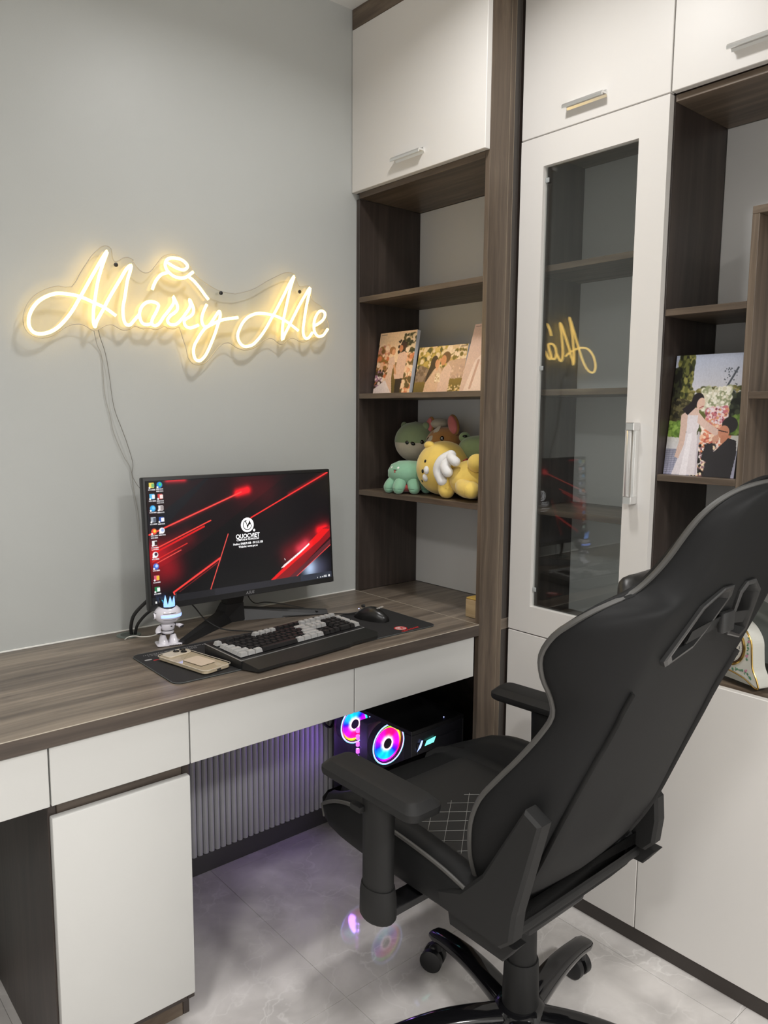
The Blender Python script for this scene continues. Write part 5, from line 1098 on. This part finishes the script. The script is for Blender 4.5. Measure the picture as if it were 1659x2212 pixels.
# ================================================================ porcelain clock
t = thing('porcelain_clock', (.200, -1.155, .7172), 'white porcelain mantel clock with gold edges and painted flower garlands behind the chair back', 'clock')
PORC = plain('porcelain', (.66, .66, .60), .16, var=.03, coat=.5, coatr=.05); GOLD = plain('gold_edge', (.60, .40, .12), .22, metal=1.0); 
CF = frame_mat((.196, -1.145, .7172), (-.30, -.954, 0), (0, 0, 1))
def cp(name, mb, mat, label=None, par=None, angle=40):
    me = mb.mesh(name, angle) if isinstance(mb, MB) else mb
    me.transform(CF); return part(name, me, mat, par or t, label=label)
ol = crom([(-.084, .012, 0), (-.078, .030, 0), (-.066, .052, 0), (-.062, .082, 0), (-.058, .110, 0), (-.040, .134, 0), (-.016, .148, 0), (0, .154, 0), (.016, .148, 0), (.040, .134, 0), (.058, .110, 0), (.062, .082, 0), (.066, .052, 0), (.078, .030, 0), (.084, .012, 0), (.072, .012, 0), (.045, .024, 0), (0, .030, 0), (-.045, .024, 0), (-.072, .012, 0)], 4, True)
OL = [(p.x, p.y) for p in ol]
body = cp('body', MB().prism(OL, 2, -.030, .012, cham=.003), PORC)
cp('gold_rim', MB().tube([(x, y, .011) for x, y in OL], .0020, 8, closed=True), GOLD, 'gold rim')
for s in (-1, 1):
    cp('foot', MB().lathe([(.0045, .0005), (.0090, .003), (.0085, .010), (.0055, .015), (.0060, .030), (.0040, .045)], (s*.078, 0, .004), 16).mesh('foot') if False else (lambda m_: (m_.transform(Matrix.Rotation(-PI/2, 4, 'X') @ Matrix.Identity(4)), m_)[1])(MB().lathe([(.0060, -.0003), (.0090, -.003), (.0085, -.010), (.0050, -.015), (.0060, -.028), (.0035, -.040)], (s*.078, .004, 0), 16).mesh('foot')), PORC)
DIAL = plain('dial', (.70, .68, .62), .3)
cp('dial', MB().add([(.038*math.cos(R_(a))+0, .088+.038*math.sin(R_(a)), .0126) for a in range(0, 360, 8)], [tuple(range(45))]), DIAL)
cp('bezel', MB().tube([(.0395*math.cos(R_(a)), .088+.0395*math.sin(R_(a)), .0128) for a in range(0, 360, 6)], .0016, 6, closed=True), plain('dark_bezel', (.10, .05, .035), .3, metal=.6))
cp('bezel', MB().tube([(.0435*math.cos(R_(a)), .088+.0435*math.sin(R_(a)), .0124) for a in range(0, 360, 6)], .0030, 6, closed=True), GOLD)
INK = plain('clock_ink', (.02, .02, .03), .5)
for h in range(1, 13):
    a = R_(90-30*h); me = textmesh(str(h), .0105, .0001); me.transform(Matrix.Translation((.0295*math.cos(a), .088+.0295*math.sin(a), .0129))); cp('numeral', me, INK)
tk = MB()
for k in range(60):
    a = R_(6*k); tk.add([((.0352+q)*math.cos(a+e), .088+(.0352+q)*math.sin(a+e), .0129) for q, e in ((0, -.012), (.0010, -.012), (.0010, .012), (0, .012))], [(0, 1, 2, 3)])
cp('minute_dots', tk, INK)
cp('hand', MB().prism([(-.001, .086), (.001, .086), (.0006, .108), (-.0006, .108)], 2, .0132, .0136), INK); cp('hand', MB().prism([(-.020, .083), (.002, .087), (.001, .089), (-.018, .0845)], 2, .0137, .0141), INK)
LEAF = plain('painted_leaf', (.10, .24, .14), .4); ROSE = plain('painted_rose', (.50, .22, .30), .4)
lf = MB(); ro_ = MB(); rr = random.Random(5)
for s in (-1, 1):
    for (x0, y0_, x1_, y1_, n) in ((.004, .036, .050, .038, 14), (.052, .038, .066, .024, 7), (.050, .066, .054, .118, 12), (.020, .137, .044, .124, 7)):
        for i in range(n):
            q = i/n; x, y = s*(x0+(x1_-x0)*q+rr.uniform(-.003, .003)), y0_+(y1_-y0_)*q+rr.uniform(-.003, .003); lf.ell((x, y, .0125), (.0030, .0016, .0006), 8, 4, rotz(rr.uniform(0, PI)))
    for x, y in ((.050, .041), (.006, .038), (.053, .108), (.030, .132), (.050, .075)): ro_.ell((s*x, y, .0128), (.0032, .0032, .0008), 10, 4); ro_.ell((s*x+.003, y+.003, .0128), (.0018, .0018, .0007), 8, 4)
cp('painted_leaves', lf, LEAF); cp('painted_roses', ro_, ROSE)
t = thing('glass_plate', (.235, -1.15, .7172), 'round clear glass plate standing upright behind the porcelain clock', 'plate')
part('disc', MB().lathe([(.094, .0), (.096, .002), (.094, .004)], (.236, -1.165, .8135), 48, 0), glassmat('plate_glass', (.72, .75, .74), ior=1.5), t)
part('rim', MB().tube([(.238, -1.165+.0955*math.cos(a), .8135+.0955*math.sin(a)) for a in [2*PI*k/60 for k in range(60)]], .0008, 5, closed=True), plain('plate_rim', (.35, .37, .36), .2), t)

# ================================================================ gaming chair
CH = thing('gaming_chair', (-0.341, -1.002, 0.0), 'black leather high-backed swivel chair with grey piping, pushed up to the desk, seen from behind', 'chair', rz=R_(0.8))
LEA = plain('black_leather', (0.0085, 0.0087, 0.0090), 0.6, spec=.22, var=.08, nscale=14, bstr=.05)
SUE = plain('black_suede', (0.0120, 0.0117, 0.0115), 0.60, var=.06, nscale=300)
PIP = plain('grey_piping', (0.062, 0.060, 0.056), 0.5)
CPL = plain('chair_plastic', (0.0115, 0.0115, 0.0115), 0.6, spec=.35, var=.05, nscale=300, bstr=.05)
GLB = plain('gloss_black_metal', (0.006, 0.006, 0.007), 0.10, var=.1, coat=.4)
def ch(name, mb, mat, label=None, par=None, angle=40):
    me = mb.mesh(name, angle) if isinstance(mb, MB) else mb
    o = linkobj(name, me, mat); o.parent = par or CH
    if label: o['label'] = label
    return o
def interp(tab, z):
    for i in range(len(tab)-1):
        a, b = tab[i], tab[i+1]
        if z <= b[0] or i == len(tab)-2:
            t_ = (z-a[0])/(b[0]-a[0]); t_ = max(0, min(1, t_))
            return [a[k]+(b[k]-a[k])*t_ for k in range(1, len(a))]
# ---- backrest: height, half width, how far the wing curls forward
TAB = [(.430, .190, .030), (.450, .200, .045), (.500, .214, .066), (.530, .224, .082), (.565, .232, .100), (.620, .239, .118), (.670, .239, .121), (.715, .233, .108), (.760, .225, .092), (.810, .218, .078), (.850, .218, .072),
       (.885, .230, .084), (.920, .249, .101), (.955, .256, .114), (.990, .257, .107), (1.015, .247, .090), (1.035, .222, .074), (1.053, .180, .060), (1.078, .158, .052), (1.110, .145, .046), (1.145, .137, .042),
       (1.172, .126, .038), (1.193, .106, .032), (1.208, .078, .024), (1.217, .045, .012), (1.220, .008, .002)]
ks = []
zf = [r[0] for r in TAB]
sm = crom([(r[0], r[1], r[2]) for r in TAB], 3)
def wback(z): return -.118-.43*(z-.43)+.10*(max(0, .60-z))**2*6
def rear(z, hw, fw, s, off=0.0):
    a = min(.165, hw*.74); q = abs(s); sg = 1 if s >= 0 else -1
    if q <= .5: u = a*2*q; f = 0.0
    else: ph = (q-.5)*2*PI/2; u = a+(hw-a)*math.sin(ph); f = fw*(1-math.cos(ph))
    f += .012*(u/max(hw, .01))**2
    lump = .010*math.exp(-((z-.55)/.10)**2)
    return (sg*u, wback(z)+f-lump*(1-q), z)
NS = 36
rows_r = [[rear(p.x, p.y, p.z, -1+2*k/NS) for k in range(NS+1)] for p in sm]
def front(z, hw, fw, s):
    """front upholstery: set forward of the rear shell, thick bolsters towards the wings"""
    q = abs(s); x, y_, zz = rear(z, hw, fw, s)
    th = (.060-.030*q**2)*(1 if z < 1.10 else max(.45, 1-(z-1.10)*5.5))
    edge = math.sqrt(max(0, 1-q**8))
    bol = .016*math.exp(-((q-.74)/.14)**2)*(1 if .46 < z < .98 else .3)
    n = Vector((-(1 if s > 0 else -1)*max(0, q-.55)*1.3, 1, .40)).normalized()
    p = Vector((x, y_, zz))+n*((th+bol)*edge+.010*(1-edge))
    return tuple(p)
rows_f = [[front(p.x, p.y, p.z, -1+2*k/NS) for k in range(NS+1)] for p in sm]
mb = MB()
nr_ = len(sm); nc_ = NS+1
vs = [p for r in rows_r for p in r]+[p for r in rows_f for p in r]; fs = []
off = nr_*nc_
for i in range(nr_-1):
    for k in range(NS):
        a = i*nc_+k; fs.append((a, a+1, a+nc_+1, a+nc_)); fs.append((off+a, off+a+nc_, off+a+nc_+1, off+a+1))
    for k in (0, NS): a = i*nc_+k; fs.append((a, a+nc_, off+a+nc_, off+a) if k == 0 else (a, off+a, off+a+nc_, a+nc_))
for i in (0, nr_-1):
    for k in range(NS): a = i*nc_+k; fs.append((a, off+a, off+a+1, a+1) if i == 0 else (a, a+1, off+a+1, off+a))
mb.add(vs, fs, True)
bme = mb.mesh('backrest', 60)
back = ch('backrest', bme, LEA)
# openings: two slanted slots recessed in the rear shell
def slot_pts(cx, flip):
    # u, z outline
    P = [(-.136, .952), (-.122, .940), (-.060, .958), (-.044, .980), (-.014, 1.044), (-.022, 1.060), (-.052, 1.060), (-.096, 1.036)]
    return [((-u if flip else u), z) for u, z in P]
for fl in (False, True):
    P = slot_pts(0, fl)
    def sp3(p, d): u, z = p; return (u, wback(z)-d, z)
    cxm = sum(p[0] for p in P)/8; czm = sum(p[1] for p in P)/8
    inn = [(cxm+(u-cxm)*.72, czm+(z-czm)*.80) for u, z in P]
    rings = [[sp3(p, -.004) for p in P], [sp3(p, .0035) for p in P], [sp3((cxm+(u-cxm)*.93, czm+(z-czm)*.95), .0055) for u, z in P], [sp3((cxm+(u-cxm)*.80, czm+(z-czm)*.86), .0050) for u, z in P], [sp3(p, -.020) for p in inn]]
    n = 8; v_ = [q for r in rings for q in r]; f_ = []
    for i in range(4):
        for k in range(n): f_.append((i*n+k, i*n+(k+1) % n, (i+1)*n+(k+1) % n, (i+1)*n+k))
    bz = ch('slot_bezel', MB().add(v_, f_), plain('slot_bezel_gloss', (.040, .040, .040), .28), par=CH, label='raised plastic rim of the belt opening')
    cut = bpy.data.objects.new('cut', None)
    # boolean cutter
    bm_ = MB(); fr0 = [sp3((cxm+(u-cxm)*.80, czm+(z-czm)*.86), .05) for u, z in P]; fr1 = [sp3((cxm+(u-cxm)*.80, czm+(z-czm)*.86), -.045) for u, z in P]
    bm_.add(fr0+fr1, [tuple(range(n-1, -1, -1)), tuple(range(n, 2*n))]+[(k, (k+1) % n, n+(k+1) % n, n+k) for k in range(n)])
    cme = bm_.mesh('cutter'); bpy.data.objects.remove(cut)
    co = bpy.data.objects.new('cutter', cme); COL.objects.link(co); co.parent = CH
    md = back.modifiers.new('cut', 'BOOLEAN'); md.operation = 'DIFFERENCE'; md.object = co; md.solver = 'EXACT'
bpy.context.view_layer.update()
dg = bpy.context.evaluated_depsgraph_get()
nme = bpy.data.meshes.new_from_object(back.evaluated_get(dg))
back.modifiers.clear(); back.data = nme
if len(nme.materials) == 0: nme.materials.append(LEA)
for o in [o for o in bpy.data.objects if o.name.startswith('cutter')]: bpy.data.objects.remove(o, do_unlink=True)
try: nme.set_sharp_from_angle(angle=R_(50))
except Exception: pass
# strap of the cushion running across the openings, with its buckle
ch('cushion_strap', MB().grid([[(u, wback(z+dz)-.0070+.004*abs(u)/.1, z+dz) for dz in (0, .022)] for u, z in ((-.090, .972), (-.06, .978), (-.02, .984), (.02, .984), (.06, .980), (.100, .974))]).grid([[(u, wback(z+dz)-.0050+.004*abs(u)/.1, z+dz) for dz in (0, .022)] for u, z in ((-.090, .972), (-.06, .978), (-.02, .984), (.02, .984), (.06, .980), (.100, .974))]), plain('strap_webbing', (.010, .010, .010), .7), 'black webbing strap')
ch('strap_buckle', MB().rbox((-.016, wback(.995)-.016, .979), (.022, wback(.995)-.005, 1.012), .003, 2), plain('buckle', (.028, .028, .028), .35), 'plastic buckle')
# piping along the outline
edge = [r[0] for r in rows_r]+[r[-1] for r in rows_r][::-1]
def outward(p, k=.002): return p
ch('piping', MB().tube([tuple(Vector(p)+Vector((0, .003, 0))) for p in edge], .0048, 8), PIP, 'grey piping round the edge of the backrest')
# dark ribbed zip seams on the rear shell
for s in (-1, 1):
    P = []
    for i in range(24):
        z = .470+(.905-.470)*i/23; hw, fw = interp(TAB, z); q = .52+.10*(1-i/23); x, y_, zz = rear(z, hw, fw, s*q); P.append((x, y_-.0010, zz))
    ch('zip_seam', MB().tube(P, .005, 6, rr=[(.0068, .0022)]*24), plain('zip_black', (.004, .004, .004), .6), 'black zip seam')
    P = []
    for i in range(14):
        q = .50+.50*i/13; z = 1.020; hw, fw = interp(TAB, z); x, y_, zz = rear(z, hw, fw, s*q); P.append((x, y_-.0003, zz))
# seat
def seatprof(bz, tz, w):
    """half outline of the seat cross-section: u, z"""
    return [(0, .412), (.120, .412), (.190, .415), (.230, .424), (.249, .444), (.256, .474), (.250, bz-.014), (.236, bz), (.214, bz+.002), (.196, bz-.012), (.186, tz+.016), (.176, tz+.002), (.150, tz), (.080, tz+.003), (0, tz+.004)]
rows = []
stn = [(-.132, .84, .455, .440, .000), (-.112, .93, .480, .462, .004), (-.090, .98, .505, .470, 0), (-.02, 1.0, .528, .472, 0), (.08, 1.0, .540, .474, 0), (.18, 1.0, .545, .476, 0), (.24, .995, .543, .478, 0), (.29, .98, .530, .480, 0), (.335, .945, .508, .480, 0), (.370, .89, .492, .478, .004), (.398, .81, .478, .470, .014), (.415, .70, .458, .455, .028)]
for w_, sc_, bz, tz, lift in stn:
    hp = seatprof(bz, tz, w_); ful = [(u*sc_, max(z, .412+lift*.5)) for u, z in hp]; ful = ful+[(-u, z) for u, z in ful[-2:0:-1]]
    rows.append([(u, w_, z) for u, z in ful])
mb = MB().grid(rows, closed_u=True); ncl = len(rows[0]); mb.f.append(tuple(range(ncl))); mb.sm.append(True); mb.f.append(tuple((len(rows)-1)*ncl+k for k in range(ncl-1, -1, -1))); mb.sm.append(True)
ch('seat', mb, LEA, angle=60)
ch('seat_panel', MB().grid([[(u, w_, .4825+.0025*math.cos(u/.18*1.4)+(w_-.1)*.008-(.006 if abs(u) > .165 else 0)-(.012 if w_ > .33 else 0)) for u in [-.176+.352*k/16 for k in range(17)]] for w_ in [-.085+.430*k/14 for k in range(15)]]), SUE, 'matt centre panel of the seat')
for s in (-1, 1):
    P = [(s*.2530*sc_, w_, bz-.010) for w_, sc_, bz, tz, l in stn[2:9]]
    P += [(s*.224, .375, .472), (s*.210, .392, .455), (s*.206, .392, .432)]
    ch('seat_piping', MB().tube(crom(P, 4), .0040, 8), PIP, 'grey piping along the seat bolster')
# diamond quilting stitches
st_ = MB(); st0 = .055
def zst(u, w_): return .4825+.0025*math.cos(u/.18*1.4)+(w_-.1)*.008+.0007
import itertools
for k in range(-12, 13):
    for sg in (-1, 1):
        pts = []
        for i in range(61):
            u = -.150+.300*i/60; w_ = -.075+(k*.046)+sg*u*.80
            if -.083 < w_ < .190-abs(u)*.10: pts.append((u, w_, zst(u, w_)))
            else:
                if len(pts) > 3: st_.tube(pts, .00055, 4)
                pts = []
        if len(pts) > 3: st_.tube(pts, .00055, 4)
ch('quilt_stitching', st_, plain('grey_thread', (.30, .30, .28), .6), 'pale diamond quilting stitches')
# recliner covers both sides
for s in (-1, 1):
    if s > 0: P = [(-.006, .478), (-.012, .446), (-.150, .440), (-.170, .462), (-.176, .512), (-.172, .560), (-.150, .580), (-.108, .552), (-.060, .500)]
    else: P = [(-.006, .478), (-.012, .446), (-.150, .440), (-.174, .462), (-.180, .512), (-.224, .684), (-.192, .700), (-.108, .552), (-.060, .500)]
    ch('recliner_cover', MB().prism([(w_, z) for w_, z in P], 0, s*.222 if s < 0 else .190, s*.258 if s < 0 else .224, cham=.006), CPL, 'angular plastic cover of the recline joint')
    ch('recliner_hinge', MB().prism([(-.010, .445), (-.018, .405), (-.140, .402), (-.168, .440)], 0, s*.205, s*.236, cham=.003), CPL)
ch('hinge_bar', MB().tube([(-.205, -.120, .425), (.205, -.120, .425)], .014, 12), CPL)
# armrests
def padm(cu, cw, yaw):
    L, Wd = .265, .080; lo = rrect(-Wd/2, -L/2, Wd/2, L/2, .020, 4); n = len(lo)
    def rg(k, z): return [(x*k, y_*(1-(1-k)*.35), z) for x, y_ in lo]
    rings = [rg(.86, .633), rg(.97, .637), rg(1.0, .643), rg(.99, .650), rg(.70, .6625), rg(.60, .6635)]
    mb = MB().grid(rings, closed_u=True); mb.f.append(tuple(range(n))); mb.sm.append(False); mb.f.append(tuple(5*n+k for k in range(n-1, -1, -1))); mb.sm.append(True)
    me = mb.mesh('pad', 28); me.transform(Matrix.Translation((cu, cw, 0)) @ Matrix.Rotation(yaw, 4, 'Z')); return me
for s, cu, cw, yw in ((-1, -.304, .100, R_(-0.5)), (1, .251, .152, R_(4))):
    arm = ch('armrest', padm(cu, cw, yw), CPL, 'soft black arm pad')
    pu, pw_ = cu+.002*s, cw-.004
    po = ch('arm_post', MB().tube([(pu, pw_, .450), (pu, pw_, .560), (pu, pw_, .633)], .03, 20, rr=[(.0245, .034), (.0245, .034), (.0255, .036)]), CPL, par=arm)
    ch('post_sleeve', MB().tube([(pu, pw_, .394), (pu, pw_, .400), (pu, pw_, .440), (pu, pw_, .458)], .03, 20, rr=[(.026, .036), (.0295, .0400), (.0290, .0395), (.0262, .0365)]), CPL, par=arm)
    ch('height_button', MB().rbox((pu-.036 if s < 0 else pu+.020, pw_-.030+.040, .600), (pu-.020 if s < 0 else pu+.036, pw_+.040, .612), .003, 2), CPL, par=arm)
    ch('arm_bracket', MB().box((pu, pw_-.024, .396), (s*.10, pw_+.024, .406), .001).box((pu, pw_-.026, .396), (s*.10, pw_-.020, .411), .001), BLACK, par=arm)
# mechanism, column, base
ch('mechanism', MB().rbox((-.090, -.085, .345), (.090, .150, .411), .008, 2), BLACK)
ch('gas_column', MB().lathe([(.0300, .215), (.0305, .2152), (.0290, .300), (.0290, .336)], (0, 0, 0), 32), CPL)
ch('column_cover', MB().lathe([(.0375, .105), (.0370, .150), (.0350, .212), (.0335, .2165), (.0310, .2165)], (0, 0, 0), 32), CPL)
ch('base_hub', MB().lathe([(.052, .062), (.058, .070), (.058, .098), (.050, .112), (.0380, .118)], (0, 0, 0), 36), GLB)
for k in range(5):
    a = R_(81-.8+72*k); d = Vector((math.cos(a), math.sin(a), 0)); n = Vector((-d.y, d.x, 0)); rows = []
    for i in range(15):
        q = i/14; rr_ = .040+.262*q; hz = .112-.004*q-.012*q*q+.012*math.sin(PI*q); wd = .0300-.010*q+.003*math.exp(-((q-1)/.1)**2); th = .040-.016*q
        if i == 14: rr_ += .0; wd *= .80; th *= .8; hz -= .002
        row = []
        for b in range(18):
            an = 2*PI*b/18; cx_ = math.cos(an); sz = math.sin(an)
            x = wd*math.copysign(abs(cx_)**.7, cx_); z = hz-th/2+th/2*math.copysign(abs(sz)**.75, sz)
            p = d*rr_+n*x; row.append((p.x, p.y, z))
        rows.append(row)
    mb = MB().grid(rows, closed_u=True); mb.f.append(tuple(range(18))); mb.sm.append(True); mb.f.append(tuple(14*18+b for b in range(17, -1, -1))); mb.sm.append(True)
    lg_ = ch('base_leg', mb, GLB, angle=70)
    ca = a+R_((35, -62, 40, 10, 80)[k]); tip = d*.285
    cd = Vector((math.cos(ca), math.sin(ca), 0)); cn = Vector((-cd.y, cd.x, 0)); cc = tip+cd*.014
    cst = ch('caster', MB().tube([(tip.x, tip.y, .052), (tip.x, tip.y, .084)], .008, 12).rbox((-.010, -.016, .030), (.010, .016, .060), .004, 2) if False else MB().tube([(tip.x, tip.y, .050), (tip.x, tip.y, .090)], .0085, 12).ell((cc.x, cc.y, .0375), (.013, .013, .022), 16, 10), BLACK, par=lg_)
    for s in (-1, 1):
        p0 = cc+cn*(s*.0055); p1 = cc+cn*(s*.0235); Pw = [p0+(p1-p0)*t_ for t_ in (0, .12, .85, 1)]
        ch('caster_wheel', MB().tube([(p.x, p.y, .0268) for p in Pw], .026, 26, rr=[.0245, .0265, .0265, .0225]), plain('caster_rubber', (.011, .011, .012), .4), par=lg_)
# cushion hanging in front of the backrest
pc = Vector((-.03, -.205, 1.045))
cush = bpy.data.objects.new('neck_cushion', None)
bpy.data.objects.remove(cush)
def cushion():
    mb = MB(); rows = []
    for i in range(17):
        th = PI*i/16; row = []
        for k in range(28):
            a = 2*PI*k/28; x = math.sin(th)*math.cos(a); z = math.sin(th)*math.sin(a); y_ = math.cos(th)
            x = math.copysign(abs(x)**.6, x); z = math.copysign(abs(z)**.6, z)
            wr = 1+.05*math.sin(5*a+3*th)
            row.append((.045+x*.115*wr, -.235+y_*.040, .985+z*.058*wr+y_*.02))
        rows.append(row)
    return mb.grid(rows, closed_u=True)
th_ = Matrix.Rotation(R_(0.8), 4, 'Z'); me = cushion().mesh('neck_cushion', 70); me.transform(Matrix.Translation((-0.341, -1.002, 0)) @ th_); me.transform(Matrix.Translation((.36, 1.25, -1.0)))
o = linkobj('neck_cushion', me, plain('cushion_leather', (.020, .019, .018), .4)); o.location = (-.36, -1.25, 1.0)
tag(o, 'soft black cushion strapped to the front of the gaming chair back', 'cushion')
